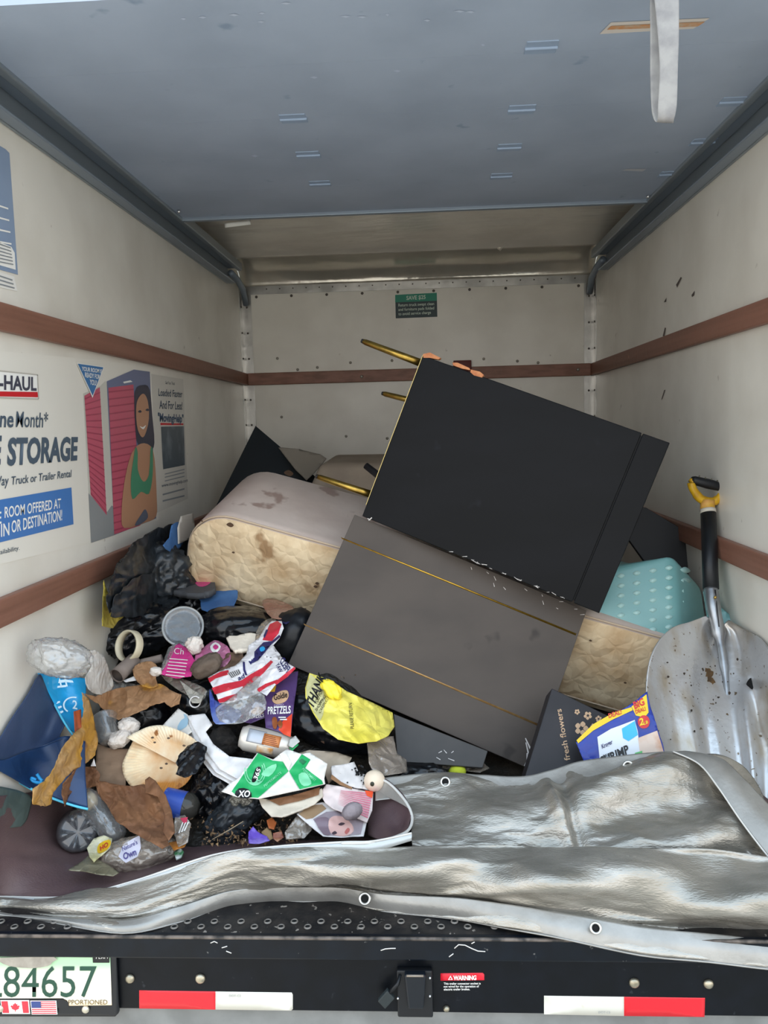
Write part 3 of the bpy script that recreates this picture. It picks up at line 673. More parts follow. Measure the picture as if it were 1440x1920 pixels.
# pale hem strip along the ridge
hem = [[atW(x, y, YR-.001) for x, y in ridge], [atY(x, y+7+5*math.sin(x*.02), YR-.010) for x, y in ridge], [atY(x, y+13+6*math.sin(x*.02), YR-.004) for x, y in ridge]]
link('hem_strip', patch_bm(hem, 8, 4, world=True), M('hem_pale', '#b9bcbc', .5, .1, bump=.2, bscale=90), tp, solid=.002)
link('hem_cord', tube_bm(rp_, .0022, 6), TE, tp)
# front flap
xs = [-60, 0, 100, 230, 330, 430, 500, 570, 640, 720, 850, 950, 1050, 1200, 1330, 1440, 1540]
top = [1684, 1683, 1684, 1662, 1630, 1600, 1594, 1588, 1584, 1588, 1584, 1584, 1590, 1590, 1592, 1606, 1612]
bot = [1702, 1720, 1730, 1749, 1730, 1700, 1692, 1690, 1692, 1708, 1722, 1740, 1758, 1790, 1803, 1816, 1823]
def fy(x, y): return max(-.02, .135-(y-1690)*.0022) if y > 1690 else .13
def lerp(a, b, t): return a+(b-a)*t
rows = []
for t in (0, .18, .36, .52, .68, .72, .86, 1):
    r = []
    for i, x in enumerate(xs):
        y = lerp(top[i], bot[i], t); yb2 = fy(x, bot[i]); Y = lerp(YR-.004, yb2, t)
        span = bot[i]-top[i]
        bul = min(1, span/120)*(.05*math.sin(math.pi*min(1, t/.7))*(1 if x > 450 else .5))
        if x > 600: bul += .028*math.sin(x*.017+t*6)*math.sin(math.pi*min(1, t*1.25))*(t < .72)
        if t == .72: bul -= .018
        r.append((x, y, Y-bul))
    rows.append(r)
def tarp_fold(seed, a=.011):
    def f(u, v):
        k = .6+.4*noise.noise(Vector((u*2.2, v*2, seed)))
        return a*(math.sin(9*v*(1+.3*noise.noise(Vector((u*1.4, seed, 0))))*4+u*4.5*math.sin(seed)+3*noise.noise(Vector((u*3.2, v*5, seed+2))))*k)+relief(u*.45, v*1.7, a*.75, 7, seed)+relief(u*.6, v*1.6, a*.13, 30, seed+3)
    return f
link('outer_flap', patch_bm(rows, 18, 12, rfun=tarp_fold(2.1, .014), hold=True), TS, tp, solid=.0015)
hemr = [[(x, lerp(top[i], bot[i], .73+.02*math.sin(i)), lerp(YR-.004, fy(x, bot[i]), .73)-.012) for i, x in enumerate(xs)], [(x, lerp(top[i], bot[i], .87), lerp(YR, fy(x, bot[i]), .87)-.014) for i, x in enumerate(xs)], [(x, bot[i]+1, fy(x, bot[i])-.004) for i, x in enumerate(xs)]]
link('bottom_hem', patch_bm(hemr, 10, 6, .004, 8, 8, 9), TH_, tp, solid=.002)
link('hem_cord', tube_bm(spline([atY(x, bot[i]+1, fy(x, bot[i])-.005) for i, x in enumerate(xs)], 6), .0018, 6), TH_, tp)
# upper fold on the right
ux = [704, 770, 835, 900, 975, 1030, 1090, 1180, 1250, 1300, 1350, 1400, 1450, 1530]
ut = [1462, 1453, 1449, 1453, 1457, 1446, 1428, 1416, 1409, 1412, 1425, 1470, 1560, 1600]
ub = [1590, 1594, 1594, 1594, 1594, 1596, 1600, 1602, 1604, 1606, 1608, 1612, 1616, 1622]
rows = []
for t in (0, .15, .32, .5, .68, .85, 1):
    r = []
    for i, x in enumerate(ux):
        y = lerp(ut[i], ub[i], t); Y = lerp(.40, .165, t**.9); x += (float(np.interp(t, [0, .15, .32, .5, .68, .85, 1], [704, 738, 758, 772, 771, 769, 772]))-704)*math.exp(-(x-704)/70)
        Y -= .035*math.sin(math.pi*t)*(.6+.6*math.sin(x*.013+2.2*t))
        r.append((x, y, Y))
    rows.append(r)
def fold2(u, v):
    s = 0
    # long slanting folds fanning from the right corner, one deep pleat in the middle
    s += .022*math.exp(-((u-.34-.25*(v-.12))/.020)**2)*math.sin(math.pi*min(1, v/.3))
    s -= .020*math.exp(-((u-.365-.25*(v-.12))/.018)**2)*min(1, v/.1)
    s += .020*math.sin(34*(v+.30*u)+3*noise.noise(Vector((u*4, v*4, 1))))*sstep(.34, .5, u)
    s += .006*math.sin(26*(v-.25*u)+4*noise.noise(Vector((u*5, v*5, 3))))
    return s+relief(u*.6, v*1.3, .015, 8, 6)+relief(u*.7, v*1.5, .0022, 30, 2)
link('folded_flap', patch_bm(rows, 18, 12, rfun=fold2, hold=True), TS, tp, solid=.0015)
tb_ = [[(x, ut[i]-1, .398) for i, x in enumerate(ux[:10])], [(x, ut[i]+20, .372) for i, x in enumerate(ux[:10])], [(x, ut[i]+40, .336) for i, x in enumerate(ux[:10])]]
link('top_hem', patch_bm(tb_, 10, 5, .004, 8, 8, 4), TH_, tp, solid=.0015)
# diagonal hem strip folded back at the right
dg = [[(1262, 1409, .385), (1310, 1432, .33), (1345, 1474, .27), (1390, 1540, .20), (1440, 1606, .14), (1500, 1680, .08)],
      [(1285, 1408, .392), (1335, 1424, .34), (1372, 1462, .28), (1418, 1520, .215), (1470, 1580, .15), (1530, 1650, .09)],
      [(1310, 1411, .40), (1355, 1424, .36), (1395, 1460, .30), (1444, 1512, .235), (1500, 1570, .17), (1560, 1630, .10)]]
link('side_hem', patch_bm(dg, 10, 6, .004, 6, 6, 8), TH_, tp, solid=.0025)
link('hem_cord', tube_bm(spline([atY(x, y, Y-.003) for x, y, Y in dg[0]], 8), .002, 6), TE, tp)
dk = [[(1340, 1425, .44), (1390, 1462, .42), (1440, 1500, .40), (1500, 1540, .38)], [(1330, 1440, .36), (1380, 1480, .33), (1440, 1540, .30), (1500, 1600, .27)]]
link('inner_lining', patch_bm(dk, 8, 6, .006, 8, 8, 2), TB, tp, solid=.0015)
# brown pocket where the flap turns back on itself
pk = [[(690, 1470, .40), (715, 1458, .395), (740, 1474, .36), (762, 1500, .31), (771, 1530, .26)],
      [(690, 1520, .36), (705, 1520, .35), (725, 1530, .32), (748, 1545, .28), (766, 1552, .22)],
      [(690, 1566, .30), (700, 1570, .27), (715, 1572, .24), (735, 1570, .20), (755, 1566, .16)]]
link('inner_pocket', patch_bm(pk, 8, 8, .006, 8, 8, 3), TB, tp, solid=.0015)
gy = [[(702, 1458, .396), (725, 1466, .375), (748, 1488, .335), (765, 1512, .29)], [(700, 1482, .385), (718, 1492, .36), (742, 1502, .325), (764, 1514, .285)]]
link('pocket_hem', patch_bm([[ (x, y, Y-.006) for x, y, Y in r] for r in gy], 8, 6), TH_, tp, solid=.0015)
link('hem_cord', tube_bm(spline([atY(*p) for p in ((702, 1459, .39), (725, 1466, .368), (748, 1487, .33), (766, 1512, .285), (773, 1535, .25), (766, 1556, .20), (745, 1568, .155), (705, 1579, .125), (640, 1581, .12))], 8), .0035, 6), TE, tp)
GR = M('grommet', '#c9c9c5', .28, .9)
for px, py, Y, r in ((835, 1466, .372, 10), (1178, 1437, .372, 11), (258, 1727, .075, 10.5), (684, 1685, .10, 12), (1117, 1740, .0, 11.5)):
    Yv = Y-.012 if py < 1500 else Y-.02
    q = atY(px, py, Yv); s = depth(q)/FOC*r; n_ = nrm(CAM-q+np.array((0, 0, -.3 if py > 1600 else .2)))
    gm = link('grommet', lathe_bm(q, q+n_*.004, [(0, s), (.7, s*.97), (1, s*.85), (1, s*.7), (.3, s*.58)], 20, cap=False), GR, tp)
    link('eyelet', lathe_bm(q, q+n_*.0008, [(0, s*.66), (1, s*.64)], 14), HOLE, gm)

# ------------------------------------------------------------------ mattress
e1 = nrm(atD(1235, 1280, 2.60)-atD(352, 1028, 2.78)); P0 = atD(351, 1028, 2.78)
upv = nrm(np.array((0, -math.sin(.30), math.cos(.30)))-e1*(np.array((0, -math.sin(.30), math.cos(.30)))@e1)); bk_ = nrm(np.cross(upv, e1)); bk_ = bk_ if bk_[1] > 0 else -bk_
ML, MH, MD = float((atD(1245, 1270, 2.60)-P0)@e1)+.03, .332, .50
def rr(inset):        # rounded outline in (length, height)
    pts = []; Lx, Hx = ML, MH/2
    for (cx_, cy_, r_, a0) in ((.15, Hx-.15, .15, 90), (.13, -Hx+.13, .13, 180), (Lx-.06, -Hx+.06, .06, 270), (Lx-.06, Hx-.06, .06, 0)):
        for k in range(9):
            a = math.radians(a0+90*k/8); pts.append((cx_+(r_-inset)*math.cos(a), cy_+(r_-inset)*math.sin(a)))
    out = []
    for i in range(len(pts)):        # densify the straight runs
        a, b = np.array(pts[i]), np.array(pts[(i+1) % len(pts)]); n_ = max(1, int(np.linalg.norm(b-a)/.05))
        out += [tuple(a+(b-a)*k/n_) for k in range(n_)]
    return out
def mloop(inset, dd, amp=0):
    return [P0+e1*s+upv*t+bk_*(dd) for s, t in rr(inset)]
mt = empty('mattress', P0+e1*ML/2-upv*MH/2+bk_*MD/2, 'stained cream quilted mattress lying slantwise behind the grey striped board', 'mattress')
def loops_bm(loops, cap0=False, cap1=False):
    bm = bmesh.new(); V = [[bm.verts.new(Vector(p)) for p in l] for l in loops]; n = len(V[0])
    for a, b in zip(V, V[1:]):
        for i in range(n): bm.faces.new((a[i], a[(i+1) % n], b[(i+1) % n], b[i]))
    if cap0: bm.faces.new(V[0][::-1])
    if cap1: bm.faces.new(V[-1])
    bmesh.ops.recalc_face_normals(bm, faces=bm.faces[:]); return bm
MPK = M('mattress_cover', '#d8c8bd', .5, col2='#c9b7ac', nscale=5, spot='#a78f84', sscale=8, sthr=.62, bump=.08, bscale=25)
MQ = M('mattress_quilt', '#ead3ae', .75, col2='#c6a67e', nscale=9, lo=.38, hi=.66, spot='#a58460', sscale=8, sthr=.62, bump=.6, bscale=22, bkind='crease')
link('cover', loops_bm([mloop(.012, .0), mloop(.002, .012), mloop(0, .04), mloop(0, MD*.5), mloop(.0, MD-.08), mloop(.03, MD-.02), mloop(.07, MD)], cap1=True), MPK, mt)
mf = Flat(P0, -bk_, amp=.006, freq=11, seed=2, step=.02, u=e1)
pts = rr(.008); bm = bmesh.new(); f = bm.faces.new([bm.verts.new((s, t, 0)) for s, t in pts]); bmesh.ops.triangulate(bm, faces=[f]); grid_cut(bm, .02)
mcam = np.array(P0)
o_ = Flat(P0, -bk_, amp=.007, freq=11, seed=2, u=e1)
sg = 1 if o_.V@upv > 0 else -1
for v in bm.verts:
    s, t = v.co.x, v.co.y; ed = min(1, min(s, ML-s, MH/2-abs(t))/.05); ed = max(ed, 0)**.5
    v.co = Vector(P0+e1*s+upv*t-bk_*(-.004+.022*ed+ed*relief(s, t, .006, 10, 2)))
bm.normal_update()
if sum(f.normal.dot(Vector(-bk_)) for f in bm.faces) < 0: bmesh.ops.reverse_faces(bm, faces=bm.faces[:])
link('quilted_panel', bm, MQ, mt)
def piping(ins, dd, m, nm='piping', r=.004): 
    l = mloop(ins, dd); link(nm, tube_bm(l+[l[0]], r, 6, cap=False), m, mt)
piping(.004, .004, M('piping', '#c9b39a', .7))
sb = [P0+e1*s+upv*(-MH/2+.035)-bk_*.022 for s in np.linspace(.18, ML-.06, 40)]
link('seam', tube_bm(sb, .003, 6), M('piping', '#c9b39a'), mt)
SPT = M('stain', '#5d4634', .7)
for px, py, r in ((432, 983, 7), (379, 978-2, 2.5), (541, 888, 9), (592, 1099, 4), (595, 1093, 4), (438, 1035, 3), (1107, 1200, 3), (1172, 1279, 3)):
    top_ = py < 900
    sf = Flat(P0+upv*MH/2, upv, u=e1) if top_ else Flat(P0-bk_*.026, -bk_, u=e1)
    link('stain', poly_bm(sf, smooth_poly([(px-r, py), (px, py-r*.6), (px+r, py+r*.15), (px+r*.2, py+r*.7)], 3), .003, cut=False), SPT, mt)

# ------------------------------------------------------------------ grey board with gold inlays
gP = [np.array(p) for p in ([-0.193, 0.978, 0.777], [0.526, 0.921, 0.468], [0.327, 0.736, 0.038], [-0.392, 0.793, 0.346])]
ga, gb = gP[1]-gP[0], gP[3]-gP[0]; gn = nrm(np.cross(ga, gb)); gn = gn if gn[1] > 0 else -gn
GB = M('grey_laminate', '#564e48', .55, spec=.25, col2='#4e4742', nscale=4, spot='#403a36', sscale=7, sthr=.66, stretch=(1, 1, 2), bump=.04, bscale=60)
GOLD = M('gold_inlay', '#c9a040', .3, .9, col2='#b0893a', nscale=40)
DKE = M('dark_edge', '#1b1b1e', .5)
gbd = link('striped_board', obox_bm(gP[0], ga, gb, gn*.018), GB, smooth=False, bevel=.0015)
tag(gbd, 'grey laminate furniture board with two gold inlay lines leaning on the mattress', 'board')
gs = Flat(gP[0], -gn, u=ga)
link('gold_inlay', poly_bm(gs, [(639, 1007), (641, 1010.5), (1079, 1191.5), (1081, 1188)], .0008, cut=False), GOLD, gbd, solid=.001)
link('gold_inlay', poly_bm(gs, [(569, 1169), (571, 1172.5), (1014, 1363.5), (1016, 1360)], .0008, cut=False), M('gold_worn', '#b98f5a', .4, .6, col2='#c9a36a', nscale=50), gbd, solid=.001)
SCW = M('scratch_white', '#d9d3ce', .6)
def scratches(parent, surf, lines, wd, nm='scratch'):
    for a, b in lines:
        d_ = np.array(b, float)-np.array(a, float); n_ = np.array((-d_[1], d_[0])); n_ = n_/np.linalg.norm(n_)*wd
        link(nm, poly_bm(surf, [tuple(np.array(a)-n_*.3), tuple(np.array(a)+n_*.3), tuple(np.array(b)+n_), tuple(np.array(b)-n_*.2)], .0008, cut=False), SCW, parent)
scratches(gbd, gs, [((985, 1384), (1000, 1413)), ((986, 1392), (996, 1432)), ((1001, 1398), (997, 1440)), ((988, 1412), (990, 1436)), ((996, 1410), (985, 1437))], 3.0)
rs_ = random.Random(5)
for i in range(12):
    x = 880+rs_.uniform(0, 220); y = 1060+(x-880)*.40+rs_.uniform(-2, 16); l = rs_.uniform(4, 9); an = rs_.uniform(-.3, 1.3)
    scratches(gbd, gs, [((x, y), (x+l*math.cos(an), y+l*math.sin(an)))], 1.0, 'splinter')

# ------------------------------------------------------------------ black cabinet on its side, gold legs
k_ = .93
bP = [CAM+(np.array(p)-CAM)*k_ for p in ([0.034, 1.168, 1.285], [0.793, 0.984, 0.98], [0.575, 0.971, 0.448], [-0.184, 1.156, 0.752])]
ba, bb = bP[1]-bP[0], bP[3]-bP[0]; bn = nrm(np.cross(ba, bb)); bn = bn if bn[1] > 0 else -bn
ua, ub_ = nrm(ba), nrm(bb); CDP = .30
cb = empty('side_table', bP[0]+ba/2+bb+bn*CDP/2, 'black side table with gold legs tipped on its side above the grey board', 'table')
BLK = M('black_laminate', '#07080b', .42, spec=.16, col2='#0b0c10', nscale=3, stretch=(1, 1, 3), spot='#131419', sscale=10, sthr=.68, bump=.03, bscale=50)
link('body', obox_bm(bP[0], ba*.893, bb, bn*CDP), BLK, cb, smooth=False, bevel=.002)
link('top', obox_bm(bP[0]+ba*.899-bn*.0, ba*.101, bb*1.0, bn*CDP), BLK, cb, smooth=False, bevel=.002)
link('core', obox_bm(bP[0]+ba*.85+bn*.02+bb*.01, ba*.08, bb*.98, bn*(CDP-.04)), DKE, cb, smooth=False)
link('edge_band', obox_bm(bP[0]-ua*.0022+bn*.0, ua*.002, bb*.93, bn*.006), M('gold_edge', '#b7a36a', .4, .5), cb, smooth=False)
LEGM = M('gold_leg', '#b5964a', .28, .95, col2='#8f7438', nscale=30)
dA, dD = depth(bP[0]), depth(bP[3])
for base, tip, r0_, r1_ in ((bP[0]+ub_*.02+bn*.04+ua*.01, atD(681, 640, dA+.09), .0125, .0095), (bP[3]-ub_*.072+bn*.04+ua*.01, atD(596, 894, dD+.07), .0125, .0095), (bP[0]+ub_*.12+bn*.31+ua*.01, atD(719, 738, dA+.36), .0115, .009)):
    lg_ = link('leg', lathe_bm(base, tip, [(0, r0_), (.5, (r0_+r1_)/2), (.965, r1_), (.97, r1_*.9), (1, r1_*.85)], 18), LEGM, cb)
    d_ = nrm(np.array(tip)-np.array(base)); link('foot', lathe_bm(tip, np.array(tip)+d_*.006, [(0, r1_*.8), (1, r1_*.7)], 12), DKE, lg_)
base = bP[3]-ub_*.10+bn*.27+ua*.01
link('leg', lathe_bm(base, atD(686, 873, dD+.30), [(0, .014), (1, .012)], 16), DKE, cb)['label'] = 'gold leg with shade painted in as black'  # same gold leg as the others, its shade painted as a near-black material
CHP = M('chipped_wood', '#c98a5e', .8, col2='#b5704a', nscale=60, bump=.4, bscale=120)
bs_ = Flat(bP[0], -bn, u=ba)
for pl_ in ([(793, 664), (806, 661), (826, 671), (822, 674), (806, 671), (794, 671)], [(848, 680), (858, 680), (880, 690), (882, 694), (866, 691), (850, 685)], [(883, 693), (900, 697), (907, 703), (904, 708), (889, 704), (882, 698)]):
    link('chipped_edge', poly_bm(bs_, pl_, .001, cut=False), CHP, cb, solid=.02, smooth=False)
# scuffs low on the black side
scratches(cb, bs_, [((689, 972), (695, 974)), ((691, 976), (697, 970))], 1.6, 'scuff')
for i in range(26):
    t = .42+.55*rs_.random()**.7; q = bP[3]+ba*.893*t; p = None
    qq = (q-CAM); dd = qq@FW; x = 720+FOC*(qq@RT)/dd; y = 960-FOC*(qq@UP)/dd
    l = rs_.uniform(3, 10); an = rs_.uniform(-.2, .9)
    scratches(cb, bs_, [((x, y-rs_.uniform(-1, 3)), (x+l*math.cos(an), y-1+l*math.sin(an)*.5))], rs_.uniform(.5, 1.0), 'splinter')

# ------------------------------------------------------------------ boards at the back
def quadslab(name, px, ds, th, m, label, cat, bevel=.002):
    p = [atD(x, y, d) for (x, y), d in zip(px, ds)]
    n_ = nrm(np.cross(p[1]-p[0], p[3]-p[0])); n_ = n_ if n_ @ FW > 0 else -n_
    r_ = p[2]-CAM; p[2] = CAM+r_*(((p[0]-CAM)@n_)/(r_@n_))
    return tag(link(name, hexa_bm(p+[q+n_*th for q in p]), m, smooth=False, bevel=bevel), label, cat)
quadslab('black_board', [(479, 798), (640, 935), (560, 1040), (398, 962)], [3.75, 3.6, 3.5, 3.62], .03, M('board_black', '#141b20', .35), 'black board corner sticking up behind the left end of the mattress', 'board')
quadslab('dark_board', [(1120, 930), (1212, 952), (1313, 1012), (1300, 1180)], [2.98, 2.95, 2.86, 2.84], .02, M('board_dark', '#1c1b1d', .5), 'dark board in the gap between the black table and the right wall', 'board')
TAN = M('tan_fabric', '#8d7f70', .8, col2='#a0917f', nscale=5, bump=.2, bscale=30)
cq = [atD(x, y, d) for x, y, d in ((600, 868, 3.3), (735, 868, 3.25), (760, 960, 3.15), (560, 960, 3.2), (625, 852, 3.75), (735, 850, 3.7), (760, 930, 3.7), (600, 930, 3.7))]
tag(link('tan_cushion', hexa_bm(cq), TAN, bevel=.03, bseg=4), 'faded tan cushion behind the mattress below the back wall rail', 'cushion')
sf = Flat(atD(570, 860, 3.6), (.1, -.75, .6), .012, 6, 3)
tag(sheet('grey_cloth', sf, [(522, 838), (560, 840), (600, 850), (612, 858), (590, 885), (575, 900), (555, 880)], M('cloth_grey', '#847c70', .8), thick=.004), 'crumpled grey cloth between the black board corner and the tan cushion', 'cloth')
# ------------------------------------------------------------------ teal basket
TEAL = M('teal_plastic', '#7db4b5', .3, col2='#8cc0be', nscale=4, alpha=.9, bump=.05, bscale=20, spec=.6)
TEALD = M('teal_dot', '#b4dcd8', .35)
tf = [atD(1095, 1072, 2.63), atD(1262, 1034, 2.60), atD(1275, 1208, 2.54), atD(1085, 1160, 2.58)]
_n = np.cross(tf[1]-tf[0], tf[2]-tf[1]); _r = tf[3]-CAM; tf[3] = CAM+_r*(((tf[0]-CAM)@_n)/(_r@_n))
side = [atD(1318, 1100, 2.72), atD(1336, 1212, 2.68)]
hx = [tf[0], tf[1], tf[2], tf[3], tf[0]+np.array((.05, .3, .03)), side[0], side[1], tf[3]+np.array((.05, .3, .03))]
tbk = link('teal_basket', hexa_bm(hx), TEAL, bevel=.028, bseg=4)
tag(tbk, 'teal plastic basket with pale dots lying upturned behind the shovel', 'basket')
ts_ = Flat(tf[1], np.cross(tf[2]-tf[1], tf[0]-tf[1]) if np.cross(tf[2]-tf[1], tf[0]-tf[1])@(CAM-tf[1]) > 0 else -np.cross(tf[2]-tf[1], tf[0]-tf[1]), u=tf[1]-tf[0])
ts2 = Flat(side[0], np.cross(tf[2]-tf[1], side[0]-tf[1]) if np.cross(tf[2]-tf[1], side[0]-tf[1])@(CAM-tf[1]) > 0 else -np.cross(tf[2]-tf[1], side[0]-tf[1]), u=side[0]-tf[1])
for j in range(7):
    for i in range(4):
        px, py = 1164+i*30+(j % 2)*0, 1080+j*18.5-i*5
        if px > 1255 or (j > 4 and i < 2): continue
        link('dot', poly_bm(ts_, smooth_poly([(px-7.5, py), (px, py-5), (px+7.5, py-1), (px, py+4.5)], 3), .0015, cut=False), TEALD, tbk, solid=.001)
    link('dot', poly_bm(ts2, smooth_poly([(1275+j*1.5, 1068+j*20), (1284+j*1.5, 1063+j*20), (1294+j*1.5, 1070+j*20), (1285+j*1.5, 1075+j*20)], 3), .0015, cut=False), TEALD, tbk, solid=.001)
sf = Flat(atD(1360, 1160, 2.5), (-.3, -.8, .5), .01, 10, 2)
tag(sheet('teal_shard', sf, [(1318, 1108), (1352, 1140), (1392, 1170), (1396, 1182), (1330, 1185)], TEAL, thick=.004), 'broken teal plastic shard behind the shovel socket', 'shard')

# ------------------------------------------------------------------ shovel
SHV = M('shovel_aluminium', '#c6c5c4', .30, .6, col2='#ab9c86', nscale=7, lo=.5, hi=.72, stretch=(2.2, 1, .9), bump=.15, bscale=60, spot='#75644f', sscale=70, sthr=.66, rvar=.08)
sh = empty('shovel', atY(1300, 1480, .5), 'worn aluminium scoop shovel with black handle and yellow grip by right wall', 'shovel')
L_ = [(1308, 1168), (1262, 1178), (1228, 1214), (1213, 1270), (1215, 1340), (1232, 1420), (1250, 1500), (1262, 1560)]
R_ = [(1378, 1180), (1420, 1196), (1448, 1232), (1458, 1285), (1462, 1340), (1466, 1400), (1470, 1480), (1474, 1560)]
Yl = [.86, .845, .80, .74, .67, .60, .53, .48]
rows = []
for k in range(8):
    r = []
    for i in range(13):
        t = i/12; x = lerp(L_[k][0], R_[k][0], t); y = lerp(L_[k][1], R_[k][1], t)+(-26 if k == 0 else -9 if k == 1 else 0)*math.sin(math.pi*t)*0
        if k <= 1: y -= (26 if k == 0 else 22)*(math.exp(-((t-.22)/.18)**2)+math.exp(-((t-.85)/.15)**2))*(.6 if k == 0 else .4)
        Y = Yl[k]-.05*(abs(2*t-1)**3)*min(1, k/2)                       # raised sides
        cg = (t-.5)/(.10 if k < 4 else .07)
        Y += .045*math.exp(-cg*cg)*max(0, 1-k/5.5)                    # socket groove
        Y -= .022*min(1, max(0, k-2)/2)*(math.exp(-((t-.30)/.05)**2)+math.exp(-((t-.76)/.05)**2)+.6*math.exp(-((t-.52)/.04)**2))  # pressed ribs
        r.append((x, y, Y))
    rows.append(r)
bld = link('blade', patch_bm(rows, 4, 6), SHV, sh, solid=.003)
class BladeS:
    step = 4
    def to2(s, p): return p
    def pos(s, a, b, off=0):
        k = np.interp(b, [q[1] for q in L_], range(8)); k0 = int(min(k, 6)); f = k-k0
        l = np.interp(b, [q[1] for q in L_], [q[0] for q in L_]); r = np.interp(b, [q[1] for q in R_], [q[0] for q in R_]); t = (a-l)/(r-l)
        Y = lerp(Yl[k0], Yl[k0+1], f)-.05*(abs(2*t-1)**3)
        Y -= .022*min(1, max(0, k-2)/2)*(math.exp(-((t-.30)/.05)**2)+math.exp(-((t-.76)/.05)**2)+.6*math.exp(-((t-.52)/.04)**2))
        return atY(a, b, Y-.004-off)
bl = BladeS()
def bd(nm, pts, m, sm=2): link(nm, poly_bm(bl, smooth_poly(pts, sm) if sm else pts, .001), m, sh)
bd('hole', [(1403, 1275), (1408, 1271), (1416, 1275), (1414, 1283), (1411, 1293), (1404, 1288), (1399, 1283)], HOLE)
RST = M('rust', '#5d4322', .8, col2='#3d2c18', nscale=80)
bd('rust_patch', jagged([(1322, 1252), (1332, 1254), (1338, 1262), (1334, 1270), (1342, 1280), (1336, 1284), (1326, 1276), (1324, 1264)], 2, 3), RST, 0)
DRT = M('dirt', '#3b3128', .9)
rg = random.Random(9)
for i in range(46):
    x = rg.gauss(1330, 50); y = rg.uniform(1230, 1460); r = rg.uniform(.7, 2.6)
    if not (1225 < x < 1440) or (y < 1250 and x < 1240): continue
    bd('dirt_spot', [(x-r, y), (x, y-r*rg.uniform(.4, 1.4)), (x+r*rg.uniform(.5, 1.6), y), (x, y+r*rg.uniform(.5, 2))], DRT, 2)
# socket, handle, grip
sa, sb_, sc_, sd = atY(1348, 1190, .835), atY(1338, 1140, .87), atY(1333, 1104, .905), atY(1328, 962, 1.03)
link('socket', tube_bm(spline([atY(1366, 1330, .70), atY(1358, 1250, .775), sa, sb_, sc_], 5), [.009]*5+[.013]*5+[.02]*5+[.021]*5+[.0215], 14), M('socket_aluminium', '#a9abad', .35, .8, col2='#8d8f92', nscale=20), sh)
link('rivet', lathe_bm(atY(1341, 1120, .865), atY(1341, 1120, .86), [(0, .005), (1, .004)], 10), M('brass', '#b99a55', .4, .8), sh)
link('socket_seam', tube_bm([atY(1348, 1175, .80), atY(1343, 1125, .865), atY(1341, 1106, .88)], .0018, 6), DKE, sh)
link('handle', tube_bm([sc_, sc_*.6+sd*.4, sd], [.0235, .0235, .0235], 18), M('handle_black', '#14171b', .45), sh)
gtop = atY(1327, 955, 1.035); link('collar', lathe_bm(sd, gtop, [(0, .0245), (1, .0245)], 18), M('collar_white', '#c9c2b4', .5), sh)
YG = M('grip_yellow', '#d3a51d', .4, col2='#b98a16', nscale=40)
neck = atY(1326, 940, 1.045)
link('grip_neck', lathe_bm(gtop, neck, [(0, .0235), (.5, .022), (1, .024)], 16), M('grip_neck', '#c99a35', .5, col2='#d8a05a', nscale=50), sh)
gl, gr_ = atY(1299, 900, 1.05), atY(1355, 914, 1.05)
link('grip_arm', tube_bm(spline([neck, atY(1312, 934, 1.045), atY(1300, 918, 1.045), atY(1296, 906, 1.048), gl], 5), [.014]*8+[.0125]*8+[.010]*5, 12), YG, sh)
link('grip_arm', tube_bm(spline([neck, atY(1340, 940, 1.045), atY(1352, 928, 1.045), atY(1357, 918, 1.048), gr_], 5), [.014]*8+[.011]*8+[.009]*5, 12), YG, sh)
link('grip_bar', lathe_bm(gl, gr_, [(-.05, .010), (.05, .014), (.5, .0165), (.95, .014), (1.05, .010)], 16), M('grip_black', '#121418', .5), sh)
for t in (.2, .4, .6, .8):
    q = np.array(gl)*(1-t)+np.array(gr_)*t+np.array((0, -.004, .0155)); link('grip_stud', lathe_bm(q, q+np.array((0, -.002, .003)), [(0, .003), (1, .002)], 8), M('stud', '#6d6a5a', .5), sh)
#PART3
# ------------------------------------------------------------------ rubbish, item by item
PAPW = M('paper_white', '#e9e6e4', .7, col2='#d9d5d2', nscale=20, bump=.15, bscale=60)
TISS = M('tissue', '#e6ddd3', .85, col2='#cfc3b8', nscale=18, bump=.6, bscale=55, bkind='crease')
KRAFT = M('kraft_paper', '#a9805c', .75, col2='#8f6844', nscale=8, spot='#b98432', sscale=7, sthr=.60, bump=.5, bscale=30, bkind='crease')
KRAFTO = M('kraft_oily', '#b08a5a', .65, col2='#b7852f', nscale=9, lo=.45, hi=.6, spot='#8a5f38', sscale=14, sthr=.68, bump=.55, bscale=26, bkind='crease')
KRAFTD = M('kraft_dark', '#80583a', .75, col2='#6a4730', nscale=9, spot='#3d291c', sscale=16, sthr=.72, bump=.5, bscale=24, bkind='crease')
CARD = M('cardboard', '#8f755e', .8, col2='#7d6551', nscale=12, stretch=(1, 1, 4), bump=.15, bscale=60)
